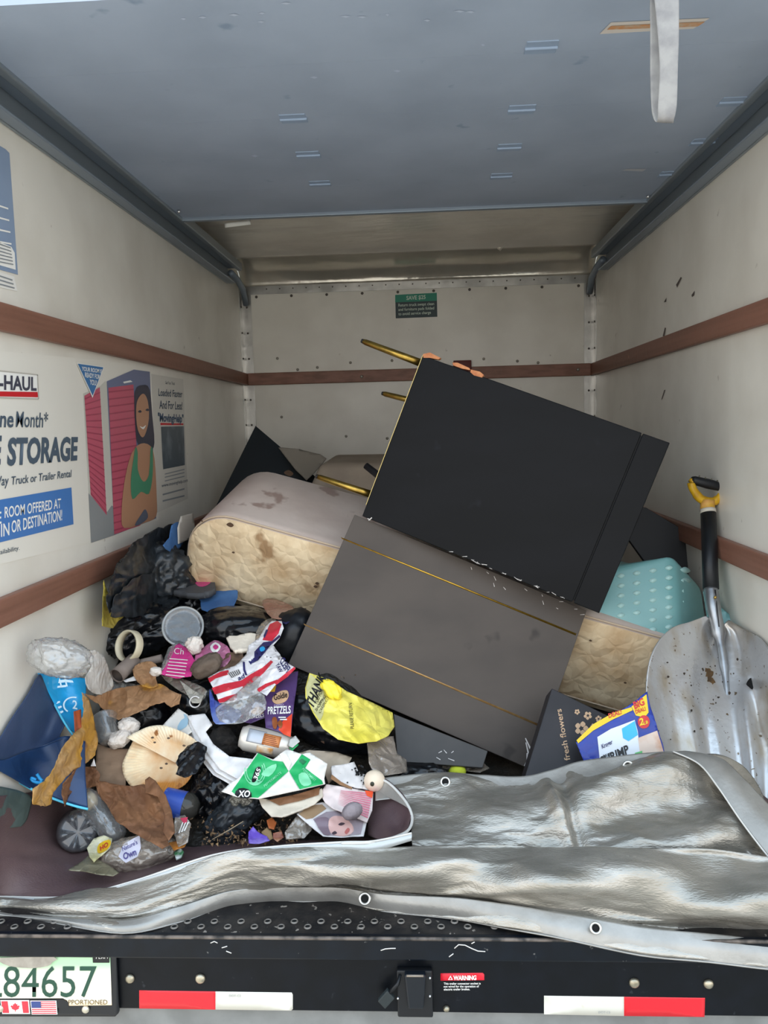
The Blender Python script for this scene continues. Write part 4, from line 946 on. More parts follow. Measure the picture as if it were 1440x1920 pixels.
def CL(name, col, milk=.12, rough=.09, bs=30, bump=.9, tint=None):
    if name in MATS: return MATS[name]
    m = bpy.data.materials.new(name); m.use_nodes = True; t = m.node_tree; n = t.nodes; L = t.links; n.clear()
    out = n.new('ShaderNodeOutputMaterial'); tr = n.new('ShaderNodeBsdfTransparent'); df_ = n.new('ShaderNodeBsdfDiffuse'); gl = n.new('ShaderNodeBsdfGlossy')
    m1 = n.new('ShaderNodeMixShader'); m2 = n.new('ShaderNodeMixShader'); lw_ = n.new('ShaderNodeLayerWeight'); mr = n.new('ShaderNodeMapRange')
    c = lin(col); df_.inputs[0].default_value = c; tr.inputs[0].default_value = lin(tint) if tint else (.93, .93, .93, 1); gl.inputs['Roughness'].default_value = rough
    m1.inputs[0].default_value = milk; L.new(tr.outputs[0], m1.inputs[1]); L.new(df_.outputs[0], m1.inputs[2])
    lw_.inputs[0].default_value = .35; mr.inputs[3].default_value = .07; mr.inputs[4].default_value = .65; L.new(lw_.outputs['Facing'], mr.inputs[0])
    L.new(mr.outputs[0], m2.inputs[0]); L.new(m1.outputs[0], m2.inputs[1]); L.new(gl.outputs[0], m2.inputs[2]); L.new(m2.outputs[0], out.inputs[0])
    tc = n.new('ShaderNodeTexCoord'); v = n.new('ShaderNodeTexVoronoi'); v.feature = 'DISTANCE_TO_EDGE'; v.inputs['Scale'].default_value = bs
    wz = n.new('ShaderNodeTexNoise'); wz.inputs['Scale'].default_value = bs*.7; mm = n.new('ShaderNodeMixRGB'); mm.inputs[0].default_value = .08
    L.new(tc.outputs['Object'], wz.inputs['Vector']); L.new(tc.outputs['Object'], mm.inputs[1]); L.new(wz.outputs['Color'], mm.inputs[2]); L.new(mm.outputs[0], v.inputs['Vector'])
    bp_ = n.new('ShaderNodeBump'); bp_.inputs['Strength'].default_value = bump; bp_.inputs['Distance'].default_value = .6/bs; L.new(v.outputs['Distance'], bp_.inputs['Height'])
    for q in (df_, gl, lw_): L.new(bp_.outputs[0], q.inputs['Normal'])
    MATS[name] = m; return m
CLEAR = CL('clear_film', '#f0eeea', .16, .10, 20, .4)
CLEARD = CL('clear_film_dirty', '#cdbfae', .34, .12, 20, .45)
CLEARP = CL('clear_plastic', '#eeeeec', .10, .05, 16, .18)
BPINK = M('bright_pink', '#dd3f8f', .35, col2='#c93780', nscale=14, bump=.3, bscale=30, bkind='crease')
LBLUE = M('light_blue_bag', '#27a3dd', .22, col2='#1f93cc', nscale=6, bump=.25, bscale=18, bkind='crease')
NAVY = M('navy_bag', '#1d3557', .4, col2='#22406b', nscale=5, bump=.15, bscale=14, bkind='crease')
NAVY2 = M('navy_side', '#3a4a68', .45, col2='#2c3d5b', nscale=4, bump=.12, bscale=12)
CYAN = M('cyan_piping', '#5cc8ea', .4)
BCLOTH = M('blue_cloth', '#4a78b0', .8, col2='#3b659b', nscale=9, bump=.3, bscale=60)
PURP = M('purple_pack', '#58406f', .35, col2='#4d3763', nscale=6, bump=.25, bscale=22, bkind='crease')
ORNG = M('orange_print', '#e0522e', .4, col2='#d8432a', nscale=9)
YELW = M('yellow_film', '#e9dc6a', .35, col2='#e4d34e', nscale=6, bump=.55, bscale=16, bkind='crease')
GREEN = M('green_print', '#22a45c', .4)
CARTW = M('carton_white', '#ece8e0', .55, col2='#e0dad0', nscale=14, bump=.1, bscale=40)
NVP = M('navy_print', '#2b2a5e', .4); REDP = M('red_stripe', '#c8303f', .35)
CRM = M('cream_plastic', '#ddd3b8', .45, col2='#cfc3a6', nscale=14)
DBR = M('dark_brown_scrap', '#4f4034', .7, col2='#665344', nscale=20, bump=.5, bscale=60)
def S_(cx, cy, lift, amp=.010, freq=9, seed=1, **k): return Drape(lift, amp, freq, seed, cx=cx, cy=cy, **k)
def item(name, label, cat, px, m, lift, amp=.01, freq=9, seed=1, sm=0, jag=0, thick=.0015, group=None, step=None, **k):
    cx = sum(p[0] for p in px)/len(px); cy = sum(p[1] for p in px)/len(px)
    m2 = np.cov(np.array(px, float).T); ang = .5*math.atan2(2*m2[0, 1], m2[0, 0]-m2[1, 1])
    s = S_(cx, cy, lift, amp*1.2, freq*(2.5 if amp >= .012 else 1.5), seed, ang=ang, st=.5, **k); s.step = 4.5
    if step: s.step = step
    o = sheet(name, s, px, m, sm=sm, jag=jag, thick=thick)
    return tag(o, label, cat, group), s

# black bags
bgb = pxblob('trash_bag', 285, 1080, 74, 66, 60, BAGS, 'large black trash bag with haze painted into its colour, slumped against the left wall below the rail', 'trash bag', .06, amp=.3, seed=3, sub=5, freq=2.0)
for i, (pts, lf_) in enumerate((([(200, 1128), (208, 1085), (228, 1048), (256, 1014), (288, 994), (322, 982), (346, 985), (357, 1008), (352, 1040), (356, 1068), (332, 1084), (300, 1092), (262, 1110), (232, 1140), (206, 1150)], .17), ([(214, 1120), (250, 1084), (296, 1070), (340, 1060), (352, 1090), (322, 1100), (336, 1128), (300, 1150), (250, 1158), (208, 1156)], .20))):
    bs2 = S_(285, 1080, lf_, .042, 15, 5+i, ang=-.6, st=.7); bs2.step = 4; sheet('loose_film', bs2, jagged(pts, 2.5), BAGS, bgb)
pxblob('trash_bag', 250, 1185, 92, 44, 70, BAGK, 'flattened black trash bag under the cream tape ring', 'trash bag', .02, rot=.25, amp=.25, seed=5, sub=5)
pxblob('trash_bag', 350, 1146, 62, 36, 34, BAGK, 'shiny black trash bag bulging behind the round clear container', 'trash bag', .0, rot=.5, amp=.25, seed=6, sub=5)
pxblob('trash_bag', 458, 1178, 88, 40, 70, BAGK, 'smooth black trash bag under the lower edge of the mattress', 'trash bag', .02, rot=-.1, amp=.12, seed=8, sub=5)
pxblob('trash_bag', 545, 1195, 58, 44, 40, M('bag_black_matte', '#0e1116', .45), 'matte black bag tucked under the left edge of the grey striped board', 'trash bag', .03, rot=1.0, amp=.12, seed=9, sub=4)
pxblob('trash_bag', 625, 1356, 98, 54, 46, BAGK, 'crinkled black trash bag beneath the yellow shopping bag', 'trash bag', .015, rot=-.35, amp=.2, seed=12, sub=5)
pxblob('trash_bag', 250, 1345, 72, 38, 40, BAGK, 'black bag showing between the greasy paper and the paper plate', 'trash bag', .0, rot=.2, amp=.15, seed=14, sub=4)
pxblob('trash_bag', 375, 1320, 52, 44, 40, BAGK, 'black bag behind the white folded papers', 'trash bag', .0, amp=.18, seed=15, sub=4)
item('trash_bag', 'small torn black bag resting on the paper plate edge', 'trash bag', [(338, 1412), (352, 1398), (372, 1390), (388, 1400), (384, 1424), (368, 1450), (346, 1458), (330, 1452), (334, 1438), (330, 1430)], BAGK, .15, .016, 14, 17, 1, 1)
pxblob('trash_bag', 405, 1490, 48, 52, 44, BAGK, 'crumpled black bag below the white folded papers', 'trash bag', .0, rot=.3, amp=.3, seed=19, sub=5)
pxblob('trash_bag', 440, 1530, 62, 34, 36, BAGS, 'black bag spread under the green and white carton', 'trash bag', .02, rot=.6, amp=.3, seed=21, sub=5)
pxblob('coffee_grounds', 420, 1388, 32, 22, 24, M('grounds', '#191715', .9, col2='#2d2926', nscale=60, bump=.8, bscale=120), 'clump of dark grounds beside the left end of the can', 'grounds', .05, rot=-.4, amp=.3, seed=23, sub=4)
# cloths, card, slipper up by the mattress
item('blue_bag', 'bright blue plastic scrap beside the left end of the mattress', 'bag', [(322, 985), (340, 978), (352, 990), (346, 1012), (334, 1032), (318, 1034), (306, 1022), (318, 1008)], BCLOTH, .31, .012, 12, 3, 2)
item('white_card', 'grubby white card wedged beside the left end of the mattress', 'card', [(340, 968), (362, 962), (368, 1005), (335, 1020), (334, 990)], M('card_grubby', '#d5cec2', .7, spot='#8d8377', sscale=30, sthr=.7), .33, .004, 6, 5, thick=.003)
item('blue_cloth', 'crumpled blue cloth under the left end of the mattress', 'cloth', [(365, 1110), (392, 1100), (420, 1096), (446, 1108), (440, 1132), (428, 1147), (402, 1148), (378, 1143), (376, 1126)], BCLOTH, .16, .034, 8, 7, 2)
sl_, ss = item('slipper', 'dark grey slipper with bright pink patches beneath the mattress corner', 'slipper', [(318, 1104), (330, 1090), (352, 1078), (380, 1072), (400, 1085), (402, 1104), (380, 1112), (350, 1112)], M('slipper_grey', '#4c4d50', .7, bump=.2, bscale=80), .27, .004, 8, 2, 3, thick=.02)
decal('pink_patch', ss, [(362, 1082), (370, 1074), (384, 1078), (396, 1090), (384, 1099), (370, 1098)], BPINK, sl_, .004, 3)
decal('strap_trim', ss, [(328, 1096), (346, 1080), (354, 1082), (352, 1092), (342, 1103), (322, 1104)], BLACKT, sl_, .003, 2)
decal('pink_strap', ss, [(330, 1096), (346, 1083), (351, 1085), (349, 1091), (341, 1101), (326, 1103)], M('pink_dull', '#c2708a', .6), sl_, .006, 2)
item('yellow_wrapper', 'pale yellow wrapper standing against the left wall below the rail', 'wrapper', [(195, 1088), (202, 1110), (212, 1130), (224, 1145), (238, 1152), (222, 1164), (212, 1178), (192, 1174), (193, 1130)], M('wrapper_yellow', '#c3b14e', .4, col2='#a89846', nscale=9, bump=.5, bscale=24, bkind='crease'), .10, .016, 13, 4, 0, .8)
# round clear lid
def disc_at(px, py, lift, n_): d = dep(px, py)-lift; q = atD(px, py, d); return q, nrm(np.array(n_, float)), d/FOC
q, n_, s = disc_at(343, 1175, .19, (.25, -.85, .45)); R_ = 37*s
ld = link('food_container', lathe_bm(q-n_*.012, q+n_*.014, [(0, R_*.80), (.0, R_*.9), (.35, R_), (.6, R_*1.02), (.75, R_*.97), (.6, R_*.90), (.55, R_*.80), (.62, R_*.4), (.6, R_*.02)], 32, wob=.03, cap=False), CL('lid_grey', '#c4c7c9', .13, .08, 18, .2), None)
tag(ld, 'round shallow clear plastic container with raised rim above the pink packet', 'container')
link('rim', tube_bm([q+n_*.004+R_*1.0*(nrm(np.cross(n_, (0, 0, 1)))*math.cos(a)+nrm(np.cross(n_, np.cross(n_, (0, 0, 1))))*math.sin(a)) for a in np.linspace(0, 2*math.pi, 40)], .0035, 8, cap=False), CL('rim_clear', '#d6d7d4', .45, .1, 30, .2), ld)
# tape ring
q, n_, s = disc_at(242, 1211, .17, (-.45, -.83, .32)); R_ = 29*s
rg_ = link('tape_ring', lathe_bm(q-n_*.013, q+n_*.013, [(0, R_*1.0), (.05, R_*1.02), (.95, R_*1.02), (1, R_), (1, R_*.90), (0, R_*.90), (0, R_)], 40, cap=False), CRM, None)
tag(rg_, 'cream cardboard tape ring standing on edge in the black bags', 'ring')
# clear clamshell and friends at left
pxblob('clear_container', 112, 1232, 58, 36, 42, CLEAR, 'crushed clear plastic container leaning on the left wall above the blue bag', 'container', .16, rot=-.3, amp=.22, seed=31, sub=5)
item('white_bag', 'crumpled off-white plastic bag beside the blue tote bag', 'bag', [(164, 1226), (178, 1219), (196, 1232), (206, 1262), (214, 1285), (200, 1300), (182, 1302), (166, 1292), (160, 1270), (172, 1250)], M('bag_white', '#cfcbc4', .4, col2='#b5b0a8', nscale=9, bump=.5, bscale=28, bkind='crease'), .14, .02, 12, 6, 2)
item('glove', 'thin translucent glove lying under the off-white bag', 'glove', [(186, 1300), (214, 1278), (250, 1282), (300, 1290), (290, 1304), (240, 1306), (200, 1308), (160, 1306)], CLEAR, .10, .014, 12, 3, 2)
def tube_item(name, label, a, b, r, m, la, lb, hollow=True, rings=3, wob=.05, seed=1):
    A = atD(a[0], a[1], dep(*a)-la); B = atD(b[0], b[1], dep(*b)-lb)
    pr = [(t, r) for t in np.linspace(0, 1, rings+1)]
    if hollow: pr = [(.05, r*.88)]+pr+[(1, r*.9), (.4, r*.88)]
    return tag(link(name, lathe_bm(A, B, pr, 24, wob=wob, seed=seed, cap=not hollow), m), label, 'tube')
tube_item('cardboard_tube', 'short grey cardboard tube in front of the tape ring', (218, 1268), (252, 1238), .023, M('tube_grey', '#8f8178', .8, col2='#7d7068', nscale=9), .13, .13, seed=3)
tube_item('cardboard_tube', 'second grey tube lying behind the brown napkin', (258, 1245), (304, 1234), .012, M('tube_grey', '#8f8178'), .12, .12, seed=5)
item('brown_napkin', 'small crumpled brown napkin with yellow grease', 'napkin', [(248, 1256), (262, 1243), (284, 1240), (296, 1252), (292, 1272), (296, 1286), (276, 1290), (258, 1278)], KRAFT, .15, .022, 16, 8, 2)
item('white_scrap', 'white scrap of card sticking out under the brown napkin', 'scrap', [(231, 1276), (255, 1266), (262, 1274), (236, 1279)], PAPW, .145, .003)
pxblob('tissue', 292, 1260, 11, 9, 8, TISS, 'tiny white tissue on the brown napkin', 'tissue', .17, amp=.35, seed=33, sub=3)
# pink packets
pk_, ps = item('pink_packet', 'hot pink packet with white lettering below the round clear container', 'packet', [(320, 1214), (336, 1206), (352, 1216), (366, 1240), (358, 1268), (330, 1272), (300, 1264), (312, 1240)], BPINK, .15, .008, 9, 4, 0, .6)
for i in range(6): decal('print_line', ps, [(318-i*1.5, 1234+i*6), (352-i*1.2, 1237+i*6.2), (352-i*1.2, 1238.6+i*6.2), (318-i*1.5, 1235.6+i*6)], WHITE, pk_, .003)
text('lettering', ps, 'Ch', (326, 1226), (344, 1227), (327, 1214), WHITE, pk_, .003)
item('clear_pack_edge', 'clear film edge folded round the hot pink packet', 'film', [(316, 1214), (330, 1206), (324, 1226), (310, 1250), (298, 1264), (304, 1244)], CLEAR, .155, .005)
pk2, ps = item('pink_bag', 'crumpled translucent pink bag right of the hot pink packet', 'bag', [(366, 1226), (384, 1212), (402, 1200), (418, 1206), (430, 1216), (432, 1236), (418, 1252), (392, 1262), (368, 1262)], M('pink_film', '#c86f98', .3, col2='#b57a94', nscale=11, bump=.7, bscale=26, bkind='crease', alpha=.9), .13, .02, 13, 9, 2)
decal('white_swirl', ps, [(394, 1212), (404, 1204), (414, 1212), (408, 1222), (398, 1222)], WHITE, pk2, .004, 2)
decal('pink_swirl', ps, [(399, 1213), (404, 1208), (410, 1213), (404, 1218)], BPINK, pk2, .007, 2)
pxblob('tissue', 364, 1210, 16, 17, 12, TISS, 'crumpled white tissue on top of the hot pink packet', 'tissue', .18, amp=.4, seed=35, sub=4)
item('foam_piece', 'torn cream foam piece beside the striped bread bag', 'foam', [(424, 1196), (430, 1192), (450, 1190), (470, 1186), (486, 1190), (484, 1204), (466, 1216), (440, 1220), (430, 1210)], M('foam_cream', '#efe2cf', .85, bump=.4, bscale=80), .15, .012, 9, 2, 0, 1.4, thick=.012)
item('clear_bag', 'clear crinkled bag under the torn foam beside the bread bag', 'bag', [(480, 1186), (492, 1166), (512, 1158), (518, 1166), (508, 1184), (492, 1204), (480, 1210)], CLEARD, .15, .012, 14, 5, 2)
pxblob('dirt_clod', 388, 1248, 32, 20, 20, M('clod', '#66584c', .85, col2='#574a40', nscale=30, bump=.6, bscale=80), 'grey-brown clod of dirt right of the hot pink packet', 'dirt', .155, rot=.5, amp=.2, seed=41)
item('dry_leaves', 'matted brown dry leaves left of the striped bread bag', 'leaves', [(392, 1254), (410, 1236), (432, 1222), (456, 1222), (460, 1240), (444, 1256), (420, 1268), (396, 1274)], M('leaf_matt', '#6f5644', .85, col2='#4d3c30', nscale=34, bump=.9, bscale=70), .125, .016, 20, 6, 0, 2)
item('dirty_film', 'dirty clear film with red print behind the brown bag', 'film', [(302, 1266), (340, 1272), (372, 1284), (388, 1296), (376, 1316), (352, 1304), (326, 1288)], CLEARD, .11, .012, 12, 7, 2)
item('crumpled_wrapper', 'pale crumpled wrapper beside the small silver cap', 'wrapper', [(336, 1274), (362, 1294), (382, 1304), (376, 1318), (360, 1318), (350, 1300)], M('wrapper_pale', '#a9a397', .5, bump=.6, bscale=40, bkind='crease'), .125, .014, 14, 9)
# small silver-rimmed bottle neck
q, n_, s = disc_at(366, 1316, .12, (.05, -.95, .3))
cp_ = link('bottle_neck', lathe_bm(q-n_*.03, q, [(0, 11*s), (.9, 11*s), (1, 10.5*s), (1, 8.5*s), (.3, 8*s)], 20, cap=False), M('neck_grey', '#5a575a', .3, .3), None)
tag(cp_, 'dark bottle neck with pale ring facing up in the black bag', 'bottle')
link('neck_ring', lathe_bm(q, q+n_*.003, [(0, 11.2*s), (1, 11*s), (1, 9*s), (0, 8.8*s)], 20, cap=False), M('ring_pale', '#d9d5d3', .3), cp_)
# bread bag with stripes
bb_, bs = item('bread_bag', 'red, white and navy striped bread bag twisted through the middle of the heap', 'bag',
    [(390, 1270), (412, 1258), (440, 1248), (448, 1242), (462, 1226), (466, 1210), (486, 1196), (498, 1174), (510, 1164), (528, 1164), (532, 1178), (524, 1196), (512, 1210), (500, 1220), (494, 1232), (512, 1236), (534, 1240), (554, 1252), (540, 1268), (516, 1284), (500, 1304), (488, 1298), (470, 1306), (440, 1316), (412, 1318), (404, 1300)], M('bag_print_white', '#e6e2e2', .32, bump=.6, bscale=26, bkind='crease'), .17, .014, 10, 11)
for pts in ([(390, 1272), (412, 1260), (428, 1256), (430, 1264), (404, 1272), (393, 1280)], [(397, 1290), (420, 1282), (452, 1276), (456, 1286), (424, 1296), (403, 1302)], [(408, 1312), (424, 1306), (446, 1300), (442, 1312), (412, 1318)],
            [(492, 1200), (506, 1170), (520, 1164), (528, 1170), (522, 1188), (510, 1202)], [(452, 1276), (470, 1264), (492, 1252), (508, 1238), (512, 1241), (494, 1262), (474, 1280), (456, 1290)], [(481, 1292), (498, 1282), (520, 1274), (522, 1278), (500, 1288), (486, 1298)], [(514, 1280), (536, 1262), (552, 1250), (554, 1254), (538, 1270), (518, 1284)]):
    decal('red_stripe', bs, pts, REDP, bb_, .002)
for pts in ([(494, 1192), (499, 1180), (503, 1181), (496, 1197)], [(486, 1212), (494, 1204), (510, 1202), (524, 1190), (526, 1194), (510, 1207), (494, 1208), (482, 1220), (480, 1230), (484, 1238), (472, 1244), (470, 1240), (477, 1234), (477, 1222)], [(455, 1240), (459, 1241), (460, 1256), (464, 1266), (460, 1266), (456, 1256)]):
    decal('navy_line', bs, pts, NVP, bb_, .0032)
decal('cyan_dot', bs, [(488, 1214), (494, 1212), (497, 1217), (492, 1222), (487, 1219)], M('cyan_dot', '#2a9bd0', .4), bb_, .004, 3)
decal('barcode', bs, [(426, 1262), (448, 1254), (452, 1262), (434, 1272)], M('barcode_grey', '#b9b6b4', .5), bb_, .003)
for i in range(6): decal('barcode_bar', bs, [(428+i*3.6, 1262-i*1.2), (429.3+i*3.6, 1261.5-i*1.2), (436+i*3, 1270-i*1.3), (434.7+i*3, 1270.5-i*1.3)], BLACKT, bb_, .004)
text('lettering', bs, 'FIELD', (537, 1262), (524, 1240), (545, 1252), NVP, bb_, .003, .02)
text('lettering', bs, 'WAY', (524, 1262), (516, 1246), (531, 1258), NVP, bb_, .003, .02)
text('lettering', bs, 'ME', (470, 1246), (482, 1238), (466, 1240), NVP, bb_, .003, .02)
text('lettering', bs, 'ad', (447, 1276), (459, 1270), (445, 1268), NVP, bb_, .003, .02)
item('navy_wrapper', 'shiny navy wrapper scrap under the mattress corner by the grey board', 'wrapper', [(520, 1164), (540, 1148), (574, 1140), (574, 1152), (556, 1160), (536, 1170)], M('navy_shiny', '#1c2452', .3, bump=.5, bscale=30, bkind='crease'), .16, .012, 14, 3, 0, 1)
item('brown_wrapper', 'crumpled reddish-brown plastic just under the mattress edge', 'wrapper', [(492, 1126), (512, 1122), (544, 1134), (552, 1144), (534, 1160), (510, 1158), (496, 1142)], M('wrapper_brown', '#8a5e4e', .3, col2='#a37f6c', nscale=14, bump=.7, bscale=30, bkind='crease'), .17, .016, 14, 4, 2)
# purple pouches, clear bag over
pp, ps = item('snack_pouch', 'purple snack pouch with orange base and lettering, upright below the grey board', 'pouch', [(500, 1278), (524, 1266), (559, 1258), (556, 1290), (550, 1330), (545, 1382), (522, 1372), (498, 1364), (494, 1320)], PURP, .13, .006, 8, 4)
decal('orange_base', ps, [(522, 1368), (530, 1352), (548, 1338), (545, 1382), (532, 1377)], ORNG, pp, .002)
decal('label_oval', ps, [(510, 1312), (516, 1302), (528, 1295), (539, 1295), (541, 1306), (534, 1316), (518, 1320)], M('label_tan', '#c9a27e', .45), pp, .002, 3)
text('lettering', ps, 'Goldie', (514, 1313), (539, 1307), (513, 1302), BLACKT, pp, .0035, .02)
text('lettering', ps, 'PRETZELS', (502, 1339), (545, 1337), (502, 1325), WHITE, pp, .003, .02)
text('lettering', ps, 'DIPPED', (514, 1325), (532, 1323), (514, 1321), M('pale_txt', '#cbb9d2', .5), pp, .003)
for i in range(2): decal('print_line', ps, [(522+i*3, 1344+i*4), (536+i*2, 1344+i*4), (536+i*2, 1346+i*4), (522+i*3, 1346+i*4)], WHITE, pp, .003)
for pts in ([(510, 1348), (516, 1344), (520, 1352), (518, 1366), (512, 1364)], [(520, 1356), (526, 1350), (530, 1358), (526, 1366)]): decal('printed_nut', ps, pts, M('nut_brown', '#8a4a22', .5), pp, .003, 3)
decal('yellow_mark', ps, [(501, 1290), (512, 1280), (518, 1286), (515, 1297), (502, 1297)], M('mark_yellow', '#d9a82e', .5), pp, .003)
pp2, ps = item('snack_pouch', 'second purple snack pouch, seen through the crumpled clear bag', 'pouch', [(452, 1326), (478, 1312), (498, 1308), (498, 1345), (470, 1356), (446, 1352)], PURP, .115, .006, 8, 7)
decal('label_oval', ps, [(470, 1334), (480, 1326), (494, 1328), (492, 1338), (480, 1341)], M('label_tan', '#c9a27e'), pp2, .002, 3)
text('lettering', ps, 'PRETZELS', (462, 1349), (495, 1344), (462, 1342), WHITE, pp2, .003)
item('clear_bag', 'crumpled clear bag with violet tint lying over the striped bread bag', 'bag', [(436, 1306), (458, 1286), (478, 1268), (490, 1272), (482, 1294), (496, 1304), (498, 1330), (470, 1348), (440, 1358), (412, 1352), (404, 1330), (418, 1318)], CLEAR, .18, .016, 13, 12, 2)
item('blue_liner', 'blue plastic edge below the red stripes of the bread bag', 'liner', [(393, 1292), (402, 1312), (404, 1330), (412, 1342), (446, 1330), (452, 1338), (442, 1354), (412, 1358), (400, 1352), (394, 1325)], M('liner_blue', '#4355a8', .35, col2='#7f93c9', nscale=9, bump=.5, bscale=26, bkind='crease'), .14, .01, 10, 6, 2)
# drink can
A = atD(452, 1381, dep(452, 1390)-.10); B = atD(545, 1402, dep(540, 1400)-.09); rc = 24*depth(A)/FOC
can = link('drink_can', lathe_bm(A, B, [(.02, rc*.70), (0, rc*.80), (.03, rc*.82), (.10, rc), (.9, rc), (.965, rc*.84), (1, rc*.82), (.985, rc*.74), (.98, rc*.2)], 32, wob=.012), M('can_silver', '#d6d1c8', .28, .35, col2='#c9bdb0', nscale=12), None)
tag(can, 'silver drink can with orange lettering lying on the white papers', 'can')
class CylS:
    step = 99; amp = 0
    def __init__(s, A, B, r): s.A, s.B, s.r = np.array(A), np.array(B), r; s.ax = nrm(s.B-s.A); s.n = nrm(-FW-s.ax*(-FW@s.ax)); s.u = np.cross(s.ax, s.n)
    def pos(s, a, b, off=0):   # a along axis (m), b angle
        return s.A+s.ax*a+(s.n*math.cos(b)+s.u*math.sin(b))*(s.r+off)
def cyl_decal(nm, cs, a0, a1, b0, b1, m, par, off=.0008, n=10):
    bm = bmesh.new(); V = [[bm.verts.new(Vector(cs.pos(a0+(a1-a0)*i/4, b0+(b1-b0)*j/n, off))) for j in range(n+1)] for i in range(5)]
    for i in range(4):
        for j in range(n): bm.faces.new((V[i][j], V[i+1][j], V[i+1][j+1], V[i][j+1]))
    bmesh.ops.recalc_face_normals(bm, faces=bm.faces[:]); return link(nm, bm, m, par, solid=.0003)
cs = CylS(A, B, rc*1.005); cl_ = float(np.linalg.norm(B-A)); sgn = 1 if cs.u@UP > 0 else -1
cyl_decal('label_grey', cs, cl_*.15, cl_*.50, sgn*.05, sgn*1.1, M('can_grey', '#aeb2b9', .4, .3), can)
cyl_decal('label_orange', cs, cl_*.46, cl_*.80, sgn*.1, sgn*.95, M('can_orange', '#c27a45', .4, .2, col2='#b0683c', nscale=80), can, .0012)
for i in range(5): cyl_decal('label_line', cs, cl_*.48, cl_*(.77-.02*i), sgn*(.22+.13*i), sgn*(.26+.13*i), M('can_brown', '#7d4526', .5), can, .0018, 2)
cyl_decal('label_fruit', cs, cl_*.38, cl_*.70, sgn*-.62, sgn*-.05, M('can_fruit', '#d99a55', .4, .1, col2='#e6d9c2', nscale=40), can, .0012)
# papers
wp, ps = item('postcard', 'white card with pale blue wave behind the paper plate', 'card', [(305, 1360), (334, 1328), (352, 1340), (352, 1356), (360, 1372), (344, 1384)], CARTW, .115, .003, 6, 3)
decal('blue_wave', ps, [(333, 1362), (340, 1350), (346, 1346), (344, 1338), (352, 1344), (352, 1358), (344, 1366), (334, 1370)], M('wave_blue', '#9fc0d2', .5), wp, .002, 2)
for i, (dx, dy) in enumerate(((0, 0), (-7, 6), (-12, 11))):
    item('paper', ('topmost white folded paper running under the can', 'white paper just below the topmost folded sheet', 'lowest white paper of the folded stack')[i], 'paper',
         [(350+dx*.4, 1342+dy*.2), (384+dx*.3, 1338), (398, 1358+dy*.2), (386+dx*.2, 1372), (400, 1395), (430, 1418), (482, 1424+dy), (478+dx*.3, 1446+dy), (446+dx, 1461+dy), (412+dx, 1442+dy), (388+dx, 1412+dy), (370+dx, 1378+dy)], PAPW, .125-.012*i, .008, 6, 20+i, 1, group='folded white papers')
# paper plate: fluted disc with its upper part folded over towards us
PLT = M('paper_plate', '#f0e2c6', .7, col2='#d9983f', nscale=9, lo=.42, hi=.68, spot='#9a6230', sscale=26, sthr=.66)
def fan_bm(apex, arc, l0, l1, seed, lip=.012):
    """a fluted sector from an apex to a rim, draped on the heap; l0/l1 lift at apex/rim"""
    arc = spline(arc, 14); bm = bmesh.new(); V = []; n = len(arc); ph = 0; prev = arc[0]
    for i, (x, y) in enumerate(arc):
        ph += float(np.hypot(x-prev[0], y-prev[1]))/650*math.pi*2/.0105; prev = (x, y); row = []
        for r in (.04, .2, .38, .54, .64, .72, .8, .88, .95, 1):
            px, py = apex[0]+(x-apex[0])*r, apex[1]+(y-apex[1])*r
            d = dep(px, py)*.45+dep(308, 1425)*.55-(py-1425)*.0003
            l = l0+(l1-l0)*r**1.4+lip*sstep(.58, .78, r)+(.0022*math.cos(ph) if r > .68 else 0)+.006*noise.noise(Vector((px*.03, py*.03, seed)))
            row.append(bm.verts.new(Vector(atD(px, py, d-l))))
        V.append(row)
    for a, b in zip(V, V[1:]):
        for j in range(9): bm.faces.new((a[j], a[j+1], b[j+1], b[j]))
    bm.normal_update()
    if sum(f.normal.dot(Vector(CAM)-f.calc_center_median()) for f in bm.faces) < 0: bmesh.ops.reverse_faces(bm, faces=bm.faces[:])
    return bm
plt_ = tag(link('paper_plate', fan_bm((338, 1424), [(250, 1388), (238, 1412), (229, 1436), (236, 1462), (256, 1482), (285, 1488), (314, 1486), (344, 1473), (360, 1452), (362, 1436)], .075, .085, 3), M('plate_stained', '#efdcb8', .7, col2='#d08a3c', nscale=7, lo=.36, hi=.58, spot='#b0703a', sscale=20, sthr=.66), solid=.0018), 'cream fluted paper plate stained orange with food grease, folded at the top', 'plate')
link('folded_flap', fan_bm((332, 1432), [(237, 1382), (256, 1372), (280, 1362), (306, 1360), (332, 1368), (356, 1380), (374, 1396), (384, 1412)], .085, .115, 5), PLT, plt_, solid=.0018)
for i, (x, y) in enumerate(((286, 1383), (290, 1392), (316, 1384), (302, 1440), (312, 1432), (345, 1398))):
    link('crumb', blob_bm(atD(x, y, dep(308, 1425)-.135), (.004, .0025, .002), .3, 2, i, 2), DBR, plt_)
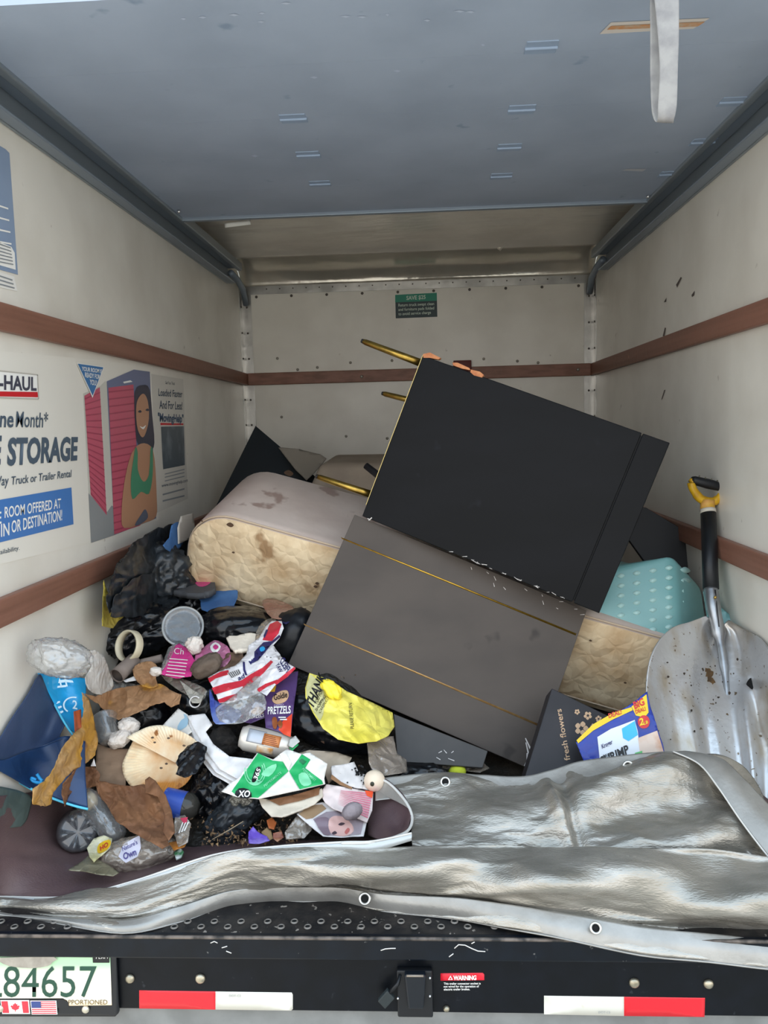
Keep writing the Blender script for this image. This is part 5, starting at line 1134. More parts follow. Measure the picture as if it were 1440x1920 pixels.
# brown papers
item('brown_paper', 'greasy brown paper bag with pointed lower corner, above the white tissues', 'paper bag', [(156, 1300), (180, 1306), (214, 1292), (250, 1286), (288, 1280), (306, 1284), (324, 1296), (340, 1302), (336, 1320), (320, 1326), (308, 1316), (292, 1320), (262, 1334), (222, 1350), (204, 1342), (186, 1320), (172, 1312)], KRAFT, .14, .022, 11, 5, 0, 1)
item('brown_paper', 'long yellow-greased brown paper hanging over the navy tote bag', 'paper bag', [(154, 1298), (166, 1310), (172, 1330), (178, 1356), (184, 1390), (178, 1416), (160, 1432), (138, 1444), (120, 1462), (100, 1486), (96, 1508), (86, 1512), (76, 1500), (62, 1508), (60, 1480), (84, 1464), (102, 1440), (116, 1404), (138, 1376), (152, 1356), (158, 1330)], KRAFTO, .17, .024, 12, 8, 0, 1)
item('brown_paper', 'crumpled dark corner of brown paper between the tote and the cardboard', 'paper bag', [(118, 1470), (142, 1442), (176, 1436), (188, 1452), (182, 1474), (160, 1478), (140, 1474), (128, 1496), (122, 1512), (116, 1490)], KRAFTD, .155, .02, 14, 9, 0, 1)
item('brown_paper', 'large dark brown paper bag bulging below the paper plate', 'paper bag', [(178, 1462), (216, 1470), (250, 1474), (270, 1470), (296, 1492), (308, 1520), (306, 1556), (318, 1584), (304, 1592), (282, 1578), (250, 1562), (216, 1538), (200, 1508), (184, 1488)], KRAFTD, .15, .022, 9, 11, 0, 1)
item('brown_paper', 'narrow upright brown paper strip at the right edge of the dark brown bag', 'paper bag', [(272, 1486), (272, 1462), (280, 1456), (292, 1464), (310, 1490), (322, 1520), (328, 1560), (316, 1576), (306, 1560), (308, 1524), (296, 1494)], KRAFTD, .18, .016, 12, 13, 1)
item('cardboard', 'flat brown cardboard left of the paper plate', 'cardboard', [(182, 1394), (210, 1404), (246, 1404), (236, 1440), (234, 1476), (200, 1474), (178, 1460)], CARD, .105, .003, 6, 3, thick=.004)
item('brown_tag', 'small white paper corner on the cardboard', 'scrap', [(170, 1436), (176, 1422), (180, 1436)], PAPW, .18, .002)
# cup, tissues
A = atD(196, 1345, dep(196, 1350)-.13); B = atD(205, 1388, dep(205, 1390)-.13); s = depth(A)/FOC
tag(link('plastic_cup', lathe_bm(A, B, [(0, 22*s), (.04, 24*s), (.08, 22*s), (.9, 19*s), (1, 16*s)], 28, wob=.06, seed=4), CLEARP), 'clear plastic cup lying left of the white tissues', 'cup')
pxblob('tissue', 242, 1362, 20, 16, 16, TISS, 'crumpled white tissue nearest the greasy paper corner', 'tissue', .14, amp=.22, seed=51, group='white tissues')
pxblob('tissue', 224, 1386, 22, 16, 16, TISS, 'crumpled white tissue just below and left of its twin, beside the plate', 'tissue', .13, rot=.5, amp=.28, seed=53, group='white tissues')
# tote bag at the left wall
tw_ = [[(74, 1262, .475), (110, 1266, .50), (140, 1268, .52), (163, 1272, .54)], [(88, 1292, .46), (118, 1300, .475), (145, 1304, .49), (160, 1312, .50)], [(106, 1328, .435), (126, 1336, .445), (146, 1342, .455), (158, 1350, .46)], [(122, 1356, .41), (134, 1368, .415), (146, 1378, .42), (156, 1390, .42)]]
tb = empty('tote_bag', atY(100, 1480, .42), 'blue reusable tote bag with cyan piping collapsed against the left wall', 'tote bag')
link('front_panel', patch_bm(tw_, 6, 6, .004, 8, 8, 3), LBLUE, tb, solid=.002)
s2 = [[(60, 1290, .44), (74, 1264, .474), (88, 1292, .459), (106, 1328, .434), (122, 1356, .409)], [(20, 1350, .36), (40, 1350, .38), (60, 1362, .39), (84, 1380, .385), (112, 1378, .38)], [(-20, 1420, .28), (10, 1424, .31), (40, 1412, .335), (80, 1398, .345), (116, 1384, .35)]]
link('side_panel', patch_bm(s2, 6, 6, .004, 8, 8, 5), NAVY2, tb, solid=.002)
s3 = [[(-20, 1421, .28), (10, 1424, .31), (40, 1412, .335), (80, 1398, .345), (122, 1380, .36), (160, 1390, .40)], [(-15, 1435, .25), (30, 1445, .29), (60, 1440, .31), (100, 1440, .33), (130, 1440, .34), (160, 1450, .36)], [(-10, 1440, .24), (30, 1462, .265), (70, 1484, .285), (110, 1500, .30), (140, 1510, .31), (165, 1516, .32)]]
link('base_panel', patch_bm(s3, 6, 6, .004, 8, 8, 6), NAVY, tb, solid=.002)
link('piping', tube_bm(spline([atY(x, y, Y-.004) for x, y, Y in ((-20, 1434, .24), (0, 1444, .25), (30, 1463, .265), (70, 1485, .285), (110, 1501, .30), (140, 1511, .31), (165, 1517, .32))], 5), .0032, 6), CYAN, tb)
link('piping', tube_bm(spline([atY(x, y, Y-.003) for x, y, Y in ((75, 1262, .474), (88, 1292, .457), (106, 1328, .432), (122, 1357, .407), (138, 1380, .39))], 5), .0028, 6), CYAN, tb)
class TW:
    step = 6; amp = .001
    def to2(s, p): return p
    def pos(s, a, b, off=0):
        t = (b-1262)/110; Y = .475-.065*t+(a-(74+46*t))*.0007; return atY(a, b, Y-.008-off)
tws = TW()
WHT = M('tote_print', '#cfeaf5', .4)
for pts in ([(88, 1270), (122, 1266), (120, 1270), (92, 1274)], [(90, 1278), (122, 1274), (136, 1276), (138, 1280), (124, 1279), (92, 1283)], [(94, 1288), (124, 1284), (124, 1288), (97, 1291)], [(97, 1268), (100, 1268), (108, 1290), (105, 1290)], [(108, 1267), (111, 1267), (117, 1289), (114, 1289)], [(119, 1266), (122, 1266), (127, 1287), (124, 1287)]):
    link('cart_emblem', poly_bm(tws, pts, .002), WHT, tb)
ring = [(138+20*math.cos(a), 1322+16*math.sin(a)) for a in np.linspace(2.2, 5.0, 16)]+[(138+17*math.cos(a), 1322+13.5*math.sin(a)) for a in np.linspace(5.0, 2.2, 16)]
link('circle_emblem', poly_bm(tws, ring, .002), WHT, tb)
text('lettering', tws, '2', (136, 1328), (145, 1330), (136, 1312), WHT, tb, .003, .02)
for i in range(3): link('cart_emblem', poly_bm(tws, [(104+i*4, 1316+i*9), (112+i*3, 1314+i*9), (113+i*3, 1317+i*9), (106+i*4, 1320+i*9)], .002), WHT, tb)
link('cyan_loop', tube_bm(spline([atY(x, y, .275) for x, y in ((69, 1451), (75, 1460), (79, 1464), (72, 1467), (62, 1464), (59, 1459), (68, 1462))], 5), .004, 6), M('loop_cyan', '#2f9fe0', .4), tb)
item('orange_stick', 'orange striped wrapper standing beside the blue tote front', 'wrapper', [(139, 1334), (152, 1330), (153, 1364), (141, 1372)], M('stick_orange', '#c25a2b', .45, col2='#8a3d20', nscale=30, stretch=(4, 1, .2)), .185, .002)
gp = [[(-30, 1470, .25), (10, 1476, .28), (40, 1484, .30), (62, 1496, .31)], [(-30, 1510, .25), (0, 1520, .28), (28, 1530, .29), (52, 1534, .30)], [(-30, 1552, .26), (0, 1552, .28), (20, 1552, .29), (40, 1550, .30)]]
tag(link('green_bag', patch_bm(gp, 6, 6, .004, 8, 8, 3), M('green_grey', '#55635f', .45, col2='#46534f', nscale=6, bump=.2, bscale=18, bkind='crease'), solid=.002), 'dull green plastic bag end on the tarp beneath the navy tote', 'bag')
tag(link('wire', tube_bm(spline([atZ(x, y, z) for x, y, z in ((36, 1545, .03), (52, 1552, .022), (72, 1553, .02), (95, 1547, .022), (112, 1535, .03), (123, 1518, .05))], 6), .0016, 6), M('wire_grey', '#8d8780', .5)), 'thin pale wire curving over the tarp below the tote', 'wire')
# bottles at the lower left
def bottle(name, label, a, b, da, db, prof, m, wob=.08, seed=1):
    A, B = atD(a[0], a[1], da), atD(b[0], b[1], db); return tag(link(name, lathe_bm(A, B, prof, 28, wob=wob, seed=seed), m), label, 'bottle'), A, B
d1 = dep(150, 1490)-.10; d2 = dep(220, 1560)-.05
bt, A, B = bottle('plastic_bottle', 'crushed clear plastic bottle with red neck ring below the brown paper', (140, 1466), (224, 1576), d1-.01, d2-.02, [(0, .012), (.08, .012), (.10, .014), (.14, .014), (.25, .027), (.34, .033), (.40, .030), (.46, .033), (.55, .029), (.62, .033), (.72, .029), (.8, .032), (.9, .030), (.97, .024), (1, .012)], CLEARP, .14, 3)
link('neck_ring', lathe_bm(A+(B-A)*.06, A+(B-A)*.10, [(0, .0135), (1, .0135)], 18), M('ring_red', '#b94a58', .4), bt)
link('wet_label', lathe_bm(A+(B-A)*.25, A+(B-A)*.42, [(0, .018), (.5, .024), (1, .016)], 14, wob=.4, seed=9), M('paper_wet', '#b9a888', .8), bt)
# petaloid base of the dark bottle, facing us
d3 = dep(144, 1560)-.08; q = atD(146, 1561, d3); n_ = nrm(CAM-q+np.array((-.05, 0, -.25))); tail = q-n_*.17
def petal_bm():
    u = nrm(np.cross(n_, (0, 0, 1))); v = np.cross(n_, u); R0 = .052; bm = bmesh.new(); rings = []
    for r_, z in ((.10, -.012), (.25, -.010), (.42, -.002), (.6, .004), (.78, .002), (.92, -.012), (1.0, -.03), (1.0, -.06), (.97, -.07), (1, -.08), (1, -.12), (.8, -.15), (.35, -.17)):
        ring = []
        for i in range(60):
            a = 2*math.pi*i/60; f_ = max(0, math.cos(5*a)); g_ = (1-f_**.7)*math.exp(-((r_-.62)/.28)**2)*(z > -.05)
            c = q+n_*(z-.016*g_)+(u*math.cos(a)+v*math.sin(a))*R0*r_; ring.append(bm.verts.new(Vector(c)))
        rings.append(ring)
    for a, b in zip(rings, rings[1:]):
        for i in range(60): bm.faces.new((a[i], a[(i+1) % 60], b[(i+1) % 60], b[i]))
    bm.faces.new(rings[0][::-1]); bm.faces.new(rings[-1]); bmesh.ops.recalc_face_normals(bm, faces=bm.faces[:]); return bm
tag(link('soda_bottle', petal_bm(), CL('bottle_smoke', '#6c6e72', .5, .05, 12, .15, '#777a80')), 'smoky soda bottle lying with its five-lobed base facing out on the tarp', 'bottle')
d4 = dep(335, 1505)-.07
bt, A, B = bottle('plastic_bottle', 'dark bottle with blue label lying right of the paper plate', (308, 1502), (372, 1516), d4, d4-.01, [(0, .03), (.02, .034), (.6, .034), (.75, .034), (.9, .026), (1, .014)], M('bottle_dark', '#3c3a35', .15, alpha=.9), .04, 5)
lb = link('label', lathe_bm(A+(B-A)*.02, A+(B-A)*.62, [(0, .0346), (1, .0346)], 28, cap=False), M('label_blue', '#2b4aa0', .4, col2='#6d84c2', nscale=60, lo=.55, hi=.7), bt)
# wrappers at the front
pk_, ps = item('clear_wrapper', 'clear wrapper with red tip between the bottle and the tarp edge', 'wrapper', [(328, 1532), (346, 1528), (358, 1544), (352, 1580), (334, 1588), (326, 1560)], CLEARD, .10, .012, 14, 3)
decal('red_print', ps, [(338, 1534), (352, 1532), (350, 1542), (344, 1544)], M('tip_red', '#c9405c', .4), pk_, .002)
for i in range(3): decal('print_line', ps, [(334+i*5, 1562-i*2), (342+i*5, 1542), (344+i*5, 1542), (337+i*5, 1562-i*2)], WHITE, pk_, .003)
item('orange_wrapper', 'brown and orange foil scrap below the clear red-tipped wrapper', 'wrapper', [(316, 1580), (340, 1574), (352, 1576), (346, 1588), (326, 1594)], M('foil_orange', '#8a5a2a', .4, col2='#c07a2a', nscale=30), .08, .008)
yw, ps = item('yellow_packet', 'crumpled white and yellow packet with red letters at the tarp edge', 'packet', [(163, 1590), (176, 1572), (194, 1566), (210, 1572), (206, 1590), (190, 1604), (176, 1616), (168, 1606)], M('packet_pale', '#d6d2b8', .4, col2='#c7c08d', nscale=12, bump=.5, bscale=30, bkind='crease'), .10, .018, 15, 5, 1)
decal('yellow_patch', ps, [(182, 1594), (186, 1582), (204, 1574), (208, 1582), (200, 1594), (186, 1600)], M('patch_yellow', '#e6b820', .4), yw, .003, 2)
text('lettering', ps, 'HO', (188, 1595), (203, 1586), (187, 1587), RED, yw, .005, .03)
lp = pxblob('bread_wrapper', 262, 1600, 66, 30, 36, CLEARD, 'puffed clear bread wrapper with white and violet lettering at the tarp edge', 'wrapper', .06, rot=.1, amp=.2, seed=61, sub=5)
class BS(Drape): pass
ls = S_(262, 1600, .118, .006, 10, 4)
decal('white_print', ls, [(222, 1606), (232, 1582), (250, 1572), (262, 1566), (264, 1590), (258, 1606), (236, 1618)], M('print_lilac_white', '#d9d5e2', .4), lp, .001, 1)
text('lettering', ls, "Nature's", (230, 1596), (258, 1582), (228, 1588), M('violet_print', '#5b5590', .4), lp, .003, .01)
text('lettering', ls, 'Own', (232, 1612), (256, 1602), (230, 1600), M('violet_print', '#5b5590'), lp, .003, .03)
item('foil_packet', 'khaki foil packet with pointed left tip on the tarp', 'packet', [(127, 1631), (152, 1616), (166, 1604), (182, 1610), (204, 1622), (224, 1636), (212, 1642), (190, 1640), (160, 1634)], M('foil_khaki', '#8c8670', .35, .3, col2='#6f6a55', nscale=10, bump=.5, bscale=24, bkind='crease'), .075, .012, 12, 7)
item('green_scrap', 'small green and white plastic scrap at the tarp edge right of the puffed wrapper', 'scrap', [(326, 1598), (338, 1590), (344, 1596), (340, 1606), (330, 1610)], M('cap_green', '#3f7d52', .4, col2='#dfe3e2', nscale=50), .05, .006, 14, 2, 0, 0, .006)
# green carton
gc_, ps = item('drink_carton', 'flattened green and white drink carton in front of the can', 'carton', [(415, 1484), (432, 1468), (446, 1460), (482, 1412), (512, 1424), (530, 1410), (538, 1404), (566, 1414), (580, 1410), (604, 1426), (614, 1432), (608, 1460), (610, 1470), (560, 1482), (484, 1498), (444, 1494)], CARTW, .15, .007, 7, 3)
for pts in ([(444, 1470), (484, 1412), (511, 1426), (530, 1428), (541, 1446), (484, 1496), (448, 1494), (434, 1484)], [(542, 1446), (566, 1414), (582, 1424), (572, 1440), (604, 1464), (606, 1470), (562, 1480)]):
    decal('green_panel', ps, pts, GREEN, gc_, .002)
decal('white_flap', ps, [(524, 1414), (534, 1408), (546, 1432), (540, 1444)], CARTW, gc_, .006)
decal('white_gap', ps, [(492, 1492), (541, 1448), (560, 1480), (520, 1490)], CARTW, gc_, .003)
LGR = M('print_lightgreen', '#7fd0a0', .4)
for r in (22, 27): decal('print_ring', ps, [(478+r*.75*math.cos(a), 1446+r*math.sin(a)) for a in np.linspace(-.6, 3.4, 18)]+[(478+(r-2)*.75*math.cos(a), 1446+(r-2)*math.sin(a)) for a in np.linspace(3.4, -.6, 18)], LGR, gc_, .0035)
decal('label_plate', ps, [(472, 1462), (480, 1440), (488, 1438), (488, 1444), (480, 1464), (474, 1467)], BLACKT, gc_, .004, 2)
text('lettering', ps, '365', (482, 1463), (489, 1443), (475, 1459), WHITE, gc_, .006, .02)
text('lettering', ps, 'PEPPERMINTS', (496, 1476), (528, 1450), (494, 1472), LGR, gc_, .0045, .01)
text('lettering', ps, 'PEPPERMINT', (566, 1443), (590, 1466), (569, 1439), LGR, gc_, .0045, .01)
decal('leaf_print', ps, [(560, 1452), (572, 1448), (580, 1458), (584, 1470), (570, 1474), (562, 1466)], LGR, gc_, .0035, 2)
decal('leaf_print', ps, [(490, 1452), (500, 1440), (518, 1432), (516, 1444), (504, 1456)], LGR, gc_, .0035, 2)
decal('label_plate', ps, [(560, 1426), (566, 1422), (574, 1428), (568, 1434)], M('dark_green', '#176b40', .4), gc_, .004)
decal('bar_panel', ps, [(440, 1490), (448, 1478), (466, 1480), (472, 1494), (456, 1497)], BLACKT, gc_, .004, 2)
text('lettering', ps, 'XO', (446, 1494), (468, 1494), (448, 1482), WHITE, gc_, .006, .03)
item('carton_flap', 'small black and green carton flap behind the right end of the can', 'flap', [(544, 1386), (554, 1379), (562, 1390), (548, 1402), (540, 1398)], M('flap_grey', '#c9c9c3', .5), .125, .003, 9, 3)
item('green_scrap', 'green carton scrap under the small black flap', 'scrap', [(542, 1402), (556, 1392), (560, 1396), (548, 1408)], GREEN, .12, .002)
item('beige_paper', 'soft beige paper lying right of the green carton', 'paper', [(560, 1412), (580, 1406), (630, 1410), (660, 1420), (650, 1440), (616, 1470), (606, 1440), (590, 1424)], M('paper_beige', '#b8a996', .8, col2='#94826f', nscale=7), .08, .012, 9, 4, 1)
ft, ps = item('food_tray', 'cream food tray holding brown paper below the green carton', 'tray', [(484, 1496), (510, 1500), (560, 1490), (604, 1478), (606, 1492), (590, 1508), (560, 1520), (528, 1532), (508, 1530), (492, 1514)], M('tray_cream', '#cfc3b0', .6, bump=.3, bscale=30), .12, .008, 8, 5, 1, thick=.004)
decal('brown_liner', ps, [(504, 1500), (560, 1488), (600, 1476), (598, 1490), (560, 1502), (524, 1510)], KRAFTD, ft, .004, 1)
item('plastic_sleeve', 'brownish crinkled clear plastic left of the photo sheet', 'sleeve', [(556, 1530), (572, 1520), (590, 1534), (584, 1556), (570, 1572), (536, 1574), (534, 1560)], CLEARD, .08, .014, 14, 6, 1)
# photo sheet and pink print
pm_, ps = item('photo_sheet', 'creased photo print of a reclining face with pale border near the tarp pocket', 'photo', [(556, 1526), (580, 1508), (606, 1504), (622, 1510), (640, 1504), (672, 1506), (690, 1530), (682, 1568), (640, 1570), (606, 1568), (580, 1548)], M('photo_border', '#d9d3d0', .4), .10, .006, 8, 4)
decal('photo_ground', ps, [(587, 1536), (612, 1522), (640, 1520), (676, 1512), (684, 1532), (676, 1564), (640, 1568), (610, 1566)], M('photo_tone', '#8d8088', .4, col2='#a6989c', nscale=14), pm_, .002)
decal('photo_brown', ps, [(560, 1526), (582, 1510), (604, 1508), (612, 1516), (586, 1534), (574, 1536)], M('photo_brown', '#9c8062', .5), pm_, .002)
decal('photo_face', ps, [(616, 1540), (626, 1530), (644, 1532), (660, 1546), (662, 1560), (644, 1568), (620, 1562)], M('photo_skin', '#d3a9a0', .4), pm_, .003, 3)
decal('photo_hair', ps, [(590, 1538), (604, 1532), (616, 1534), (614, 1548), (620, 1564), (606, 1564)], M('photo_hair', '#7d6b74', .4), pm_, .0035, 2)
decal('photo_eye', ps, [(634, 1546), (640, 1542), (647, 1544), (640, 1548)], M('photo_dark', '#4a3b42', .4), pm_, .004, 2)
decal('photo_eye', ps, [(622, 1562), (628, 1558), (632, 1562), (626, 1565)], M('photo_dark', '#4a3b42'), pm_, .004, 2)
decal('photo_mouth', ps, [(646, 1560), (652, 1552), (656, 1556), (650, 1564)], M('photo_lip', '#b5655f', .4), pm_, .004, 2)
pf, ps = item('pink_leaflet', 'pale leaflet with pink fan of print above the photo sheet', 'leaflet', [(600, 1488), (612, 1470), (636, 1474), (660, 1478), (700, 1486), (698, 1520), (688, 1542), (660, 1530), (624, 1516), (610, 1506)], M('leaflet', '#d9c9c4', .5), .12, .006, 8, 7)
for i in range(11):
    t = i/10; decal('pink_ray', ps, [(632+t*6, 1506-t*28+4*t), (634+t*6, 1507-t*28+4*t), (690+t*8, 1534-t*44), (690+t*8, 1531-t*44)], M('ray_pink', '#d3788d', .5), pf, .002)
decal('orange_patch', ps, [(684, 1482), (700, 1484), (698, 1496), (688, 1492)], ORNG, pf, .003)
pxblob('pumice_block', 660, 1521, 20, 16, 14, M('pumice', '#8f8588', .9, col2='#6d6468', nscale=40, bump=.7, bscale=90), 'rough grey foam block lying on the photo sheet', 'block', .15, rot=.5, amp=.12, seed=71, crs=.6)
fm, ps = item('foam_tray', 'white foam tray strewn with black crumbs left of the round cream ball', 'tray', [(622, 1436), (650, 1432), (664, 1428), (672, 1446), (692, 1456), (690, 1480), (664, 1476), (640, 1470), (622, 1458)], M('foam_white', '#d9d3cf', .6, spot='#8d837f', sscale=40, sthr=.66), .12, .006, 9, 4, thick=.005)
decal('tray_edge', ps, [(622, 1452), (640, 1466), (660, 1476), (660, 1480), (638, 1472), (620, 1460)], M('edge_brown', '#8f6a4a', .7), fm, .003)
rg = random.Random(21)
for i in range(26):
    x, y, r = rg.gauss(676, 10), rg.gauss(1448, 9), rg.uniform(1.2, 3.2); decal('crumb', ps, [(x-r, y), (x, y-r), (x+r, y), (x, y+r)], BLACKT, fm, .004)
q, n_, s = disc_at(702, 1464, .15, (0, -.9, .4))
ob_ = link('cream_ball', blob_bm(q, (20*s, 20*s, 18*s), .03, 2, 3, 4), M('ball_cream', '#ddcbb4', .5, col2='#cf9fa8', nscale=9, lo=.5, hi=.7)); tag(ob_, 'round cream ball with a dark dot at the tarp pocket corner', 'ball')
q2 = q+nrm(CAM-q)*19*s+UP*(-6*s)+RT*(-4*s); link('dark_dot', blob_bm(q2, (4*s, 4.5*s, 2*s), 0, 1, 1, 2), M('dot_dark', '#2e2f22', .5), ob_)
item('purple_film', 'purple film scrap under the foam tray', 'film', [(664, 1484), (690, 1478), (694, 1490), (672, 1494)], M('film_purple', '#5f4390', .35), .10, .006, 12)
item('clear_pouch', 'clear plastic pouch smeared brown hanging below the yellow bag', 'pouch', [(688, 1392), (704, 1384), (738, 1380), (744, 1412), (762, 1424), (764, 1448), (726, 1454), (704, 1456), (692, 1432)], CL('pouch_clear', '#cdbcab', .42, .12, 18, .45), .10, .016, 12, 5, 1)
# yellow shopping bag
yb, ps = item('shopping_bag', 'yellow plastic shopping bag with black lettering under the grey board edge', 'bag', [(580, 1262), (600, 1268), (622, 1276), (650, 1296), (700, 1318), (736, 1336), (740, 1362), (728, 1380), (706, 1390), (672, 1394), (634, 1386), (606, 1366), (588, 1338), (573, 1308), (572, 1290)], YELW, .165, .016, 9, 9, 1)
decal('pale_panel', ps, [(582, 1264), (602, 1280), (610, 1310), (606, 1340), (600, 1352), (588, 1334), (575, 1306), (574, 1288)], M('yellow_pale', '#c9c48f', .4, bump=.4, bscale=18, bkind='crease'), yb, .002)
pxblob('handle_knot', 622, 1292, 24, 13, 10, M('yellow_bright', '#efd93c', .35, bump=.4, bscale=20, bkind='crease'), None, 'bag', .19, rot=-.75, amp=.3, seed=81, parent=yb)
text('lettering', ps, 'THANK', (586, 1330), (612, 1270), (572, 1318), BLACKT, yb, .004, .03)
text('lettering', ps, 'YOU FOR', (594, 1322), (606, 1294), (589, 1318), BLACKT, yb, .004, .01)
text('lettering', ps, 'SHOPPING', (594, 1334), (612, 1306), (590, 1330), BLACKT, yb, .004, .01)
text('lettering', ps, 'CAREFULLY', (600, 1338), (618, 1308), (597, 1333), BLACKT, yb, .004)
text('lettering', ps, 'PLEASE RETURN', (664, 1366), (660, 1318), (657, 1366), BLACKT, yb, .004)
# dark board and dark flower box under the grey board
quadslab('wrapped_board', [(738, 1338), (915, 1408), (905, 1440), (745, 1428)], [2.36, 2.33, 2.27, 2.30], .015, M('panel_dark', '#3a3735', .45, col2='#44403d', nscale=9), 'dark film-wrapped panel under the lower edge of the grey striped board', 'board')
dp = bpy.data.objects['wrapped_board']
fsf = Flat(atD(738, 1338, 2.358), nrm(np.cross(atD(915, 1408, 2.328)-atD(738, 1338, 2.358), atD(745, 1428, 2.298)-atD(738, 1338, 2.358)))*(-1 if nrm(np.cross(atD(915, 1408, 2.328)-atD(738, 1338, 2.358), atD(745, 1428, 2.298)-atD(738, 1338, 2.358)))@FW > 0 else 1))
scratches(dp, fsf, [((822, 1412), (828, 1408)), ((832, 1406), (838, 1412)), ((840, 1422), (852, 1426)), ((818, 1420), (826, 1424)), ((846, 1412), (850, 1408))], 1.5)
item('crinkled_film', 'crinkled clear film below the dark panel near the tarp top hem', 'film', [(846, 1408), (872, 1412), (900, 1424), (918, 1440), (900, 1448), (860, 1444), (826, 1440)], CLEARD, .045, .01, 14, 8)
pxblob('tennis_ball', 858, 1446, 16, 12, 12, M('felt_yellow', '#c9d23a', .9, bump=.5, bscale=150), 'bright yellow-green ball peeking over the tarp top hem', 'ball', .06, amp=.0, seed=3)
pxblob('trash_bag', 790, 1448, 52, 16, 20, BAGK, 'strip of black bag behind the top hem of the tarp', 'trash bag', .03, amp=.3, seed=85)
fbp = [atD(x, y, d) for x, y, d in ((1035, 1290, 2.30), (1215, 1378, 2.25), (1180, 1500, 2.10), (980, 1470, 2.16))]
fn_ = nrm(np.cross(fbp[1]-fbp[0], fbp[3]-fbp[0])); fn_ = fn_ if fn_@FW > 0 else -fn_
r_ = fbp[2]-CAM; fbp[2] = CAM+r_*(((fbp[0]-CAM)@fn_)/(r_@fn_))
fb = tag(link('flower_box', hexa_bm(fbp+[p+fn_*.07 for p in fbp]), M('box_charcoal', '#272528', .5, col2='#2e2b2e', nscale=10), smooth=False, bevel=.003), 'charcoal fresh flowers gift box with gold lettering beside the grey board', 'box')
fsu = Flat(fbp[0], -fn_)
GPR = M('gold_print', '#c7a583', .45)
text('lettering', fsu, 'fresh flowers', (1069, 1425), (1052, 1329), (1058, 1427), GPR, fb, .001, .01)
for cx, cy, r, al in ((1090, 1366, 15, 0), (1102, 1342, 9, .4), (1082, 1335, 6, .2), (1122, 1348, 7, .9), (1112, 1362, 6, .6)):
    for k in range(5):
        a = al+k*2*math.pi/5; x, y = cx+r*.55*math.cos(a), cy+r*.55*math.sin(a)
        decal('flower_print', fsu, [(x-r*.34, y), (x, y-r*.36), (x+r*.34, y), (x, y+r*.36)], GPR, fb, .001+.0001*k, 3)
# shrimp bag
kd = 2.15
ksn = nrm(CAM-atD(1160, 1370, kd)+np.array((.15, 0, .35)))
ks = Flat(atD(1160, 1370, kd), ksn, .008, 9, 6, .01)
kb = sheet('shrimp_bag', ks, jagged([(1080, 1392), (1120, 1358), (1160, 1334), (1186, 1318), (1214, 1296), (1218, 1316), (1228, 1350), (1244, 1400), (1250, 1440), (1210, 1462), (1120, 1468), (1100, 1440)], .6), M('pack_blue', '#2a3f9c', .28, col2='#24378c', nscale=9, bump=.5, bscale=22, bkind='crease'), thick=.003)
tag(kb, 'blue and yellow frozen seafood bag standing beside the shovel', 'bag')
kdec = lambda nm, pts, m, o=.002, sm=0: decal(nm, ks, pts, m, kb, o, sm)
kdec('yellow_band', [(1081, 1388), (1112, 1358), (1150, 1336), (1184, 1326), (1186, 1332), (1150, 1348), (1112, 1370), (1084, 1394)], M('pack_yellow', '#e6c51f', .35))
kdec('yellow_tab', [(1184, 1325), (1212, 1302), (1216, 1336), (1208, 1346), (1192, 1342)], M('pack_yellow', '#e6c51f'), .003)
kdec('red_disc', [(1196, 1350), (1204, 1342), (1214, 1344), (1218, 1354), (1214, 1364), (1204, 1366), (1197, 1360)], M('disc_red', '#c92c2e', .4), .004, 3)
kdec('white_panel', [(1120, 1382), (1146, 1366), (1190, 1350), (1196, 1372), (1202, 1440), (1130, 1450), (1124, 1420)], M('pack_white', '#dfe4ea', .4), .0025)
kdec('cyan_tab', [(1166, 1366), (1190, 1352), (1196, 1378), (1178, 1390), (1168, 1384)], M('pack_cyan', '#3fb3dd', .4), .004)
kdec('clear_window', [(1196, 1384), (1232, 1370), (1244, 1410), (1246, 1440), (1204, 1446)], M('window_shrimp', '#d9c3b2', .3, col2='#c99a7c', nscale=18, lo=.45, hi=.6), .003)
kdec('green_mark', [(1190, 1412), (1204, 1408), (1204, 1418), (1192, 1420)], M('mark_green', '#5fb86a', .4), .004)
text('lettering', ks, 'DEAL!', (1142, 1346), (1166, 1338), (1140, 1338), RED, kb, .004, .02)
text('lettering', ks, 'BIG', (1190, 1330), (1209, 1321), (1186, 1317), RED, kb, .005, .03)
text('lettering', ks, 'DEAL!', (1192, 1339), (1211, 1332), (1190, 1332), RED, kb, .005, .02)
text('lettering', ks, '2', (1199, 1361), (1207, 1359), (1198, 1348), M('pack_yellow', '#e6c51f'), kb, .006, .03)
text('lettering', ks, 'LB', (1207, 1360), (1215, 1357), (1206, 1354), M('pack_yellow', '#e6c51f'), kb, .006, .02)
text('lettering', ks, 'Kroger', (1129, 1404), (1149, 1394), (1127, 1396), NVP, kb, .005, .02)
text('lettering', ks, 'RAW', (1132, 1422), (1145, 1417), (1130, 1416), BLACKT, kb, .005, .02)
text('lettering', ks, 'SHRIMP', (1128, 1436), (1180, 1412), (1124, 1420), BLACKT, kb, .005, .03)
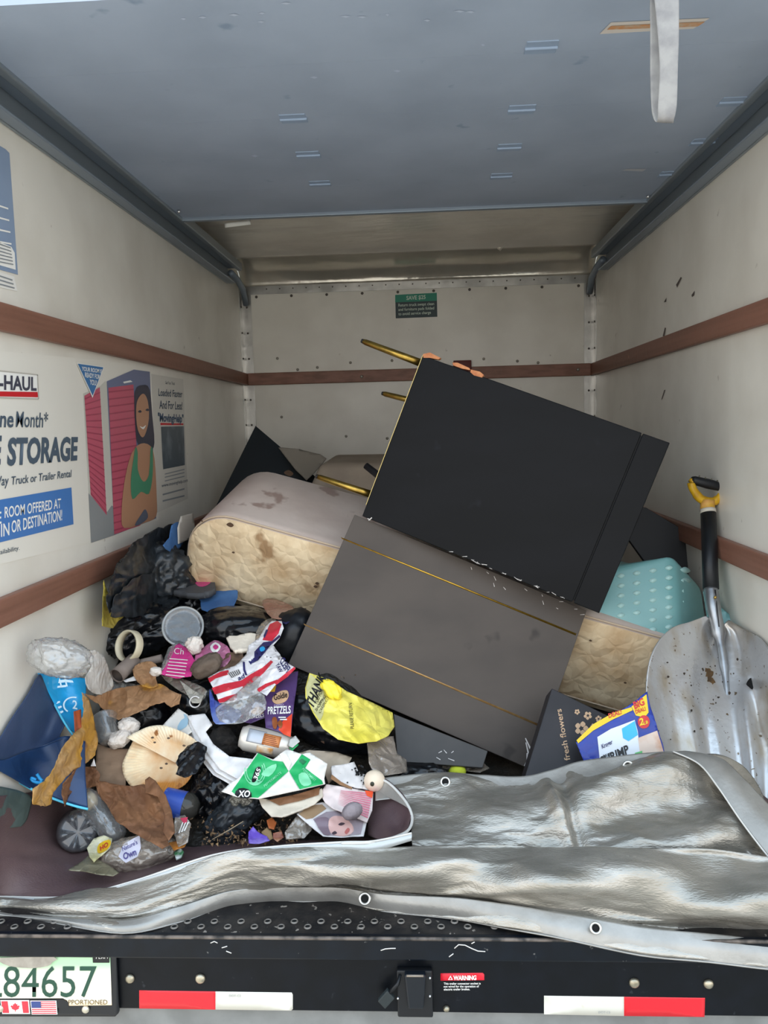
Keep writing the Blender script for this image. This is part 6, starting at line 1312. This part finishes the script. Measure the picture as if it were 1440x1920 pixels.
# small bits by the tarp edge
item('purple_wrapper', 'bright purple wrapper scrap at the tarp edge', 'wrapper', [(466, 1560), (474, 1550), (484, 1560), (500, 1568), (506, 1576), (486, 1582), (466, 1582)], M('wrap_purple', '#6a4fb8', .35, col2='#8d7bc4', nscale=20, bump=.5, bscale=30, bkind='crease'), .07, .012, 14, 3)
item('orange_peel', 'small rust-orange peel below the food tray', 'peel', [(500, 1538), (510, 1532), (518, 1542), (514, 1554), (504, 1552)], M('peel', '#a85a2c', .6), .08, .008, 14, 4, 1, 0, .003)
item('fruit_skin', 'reddish fruit skin curled by the tarp edge', 'peel', [(512, 1562), (528, 1558), (532, 1570), (520, 1578), (512, 1572)], M('skin_red', '#8a4a34', .4, col2='#b98a6a', nscale=30), .06, .01, 14, 5, 1)
item('tan_leaf', 'dry tan leaf curled right of the purple wrapper', 'leaf', [(490, 1560), (500, 1552), (508, 1556), (512, 1572), (500, 1578)], M('leaf_tan', '#8d7350', .8), .065, .01, 14, 6, 1)
tag(link('twig', tube_bm([atD(398, 1574, dep(398, 1574)-.06), atD(430, 1556, dep(430, 1556)-.08), atD(456, 1540, dep(456, 1540)-.09)], [.0012, .0014, .001], 5), M('twig', '#9c8a70', .8)), 'thin pale twig lying along the black bag by the tarp edge', 'twig')
pxblob('foil_ball', 452, 1500, 20, 14, 12, M('foil_grey', '#77746a', .4, .5, bump=.8, bscale=50, bkind='crease'), 'crushed grey foil under the left tip of the green carton', 'foil', .085, amp=.35, seed=91)
# countless crumbs and leaf bits between the tarp edge and the heap
bm = bmesh.new(); rg = random.Random(31)
for i in range(420):
    px = rg.uniform(380, 560) if i < 260 else rg.uniform(330, 690); py = rg.uniform(1535, 1585) if i < 260 else rg.uniform(1250, 1560)
    q = atD(px, py, dep(px, py)-rg.uniform(.012, .045)); r = rg.uniform(.002, .008)
    vs_ = [bm.verts.new(Vector(q+np.array([rg.uniform(-r, r) for _ in range(3)]))) for _ in range(4)]
    for f in ((0, 1, 2), (0, 2, 3), (0, 3, 1), (1, 3, 2)): bm.faces.new([vs_[k] for k in f])
cr_ = link('crumbs', bm, M('crumb_mix', '#5b4433', .85, col2='#9a7a55', nscale=90, lo=.4, hi=.6, spot='#c9b7a0', sscale=120, sthr=.66), smooth=False)
cr_['kind'] = 'stuff'; tag(cr_, 'brown crumbs and leaf bits scattered through the heap', 'crumbs')
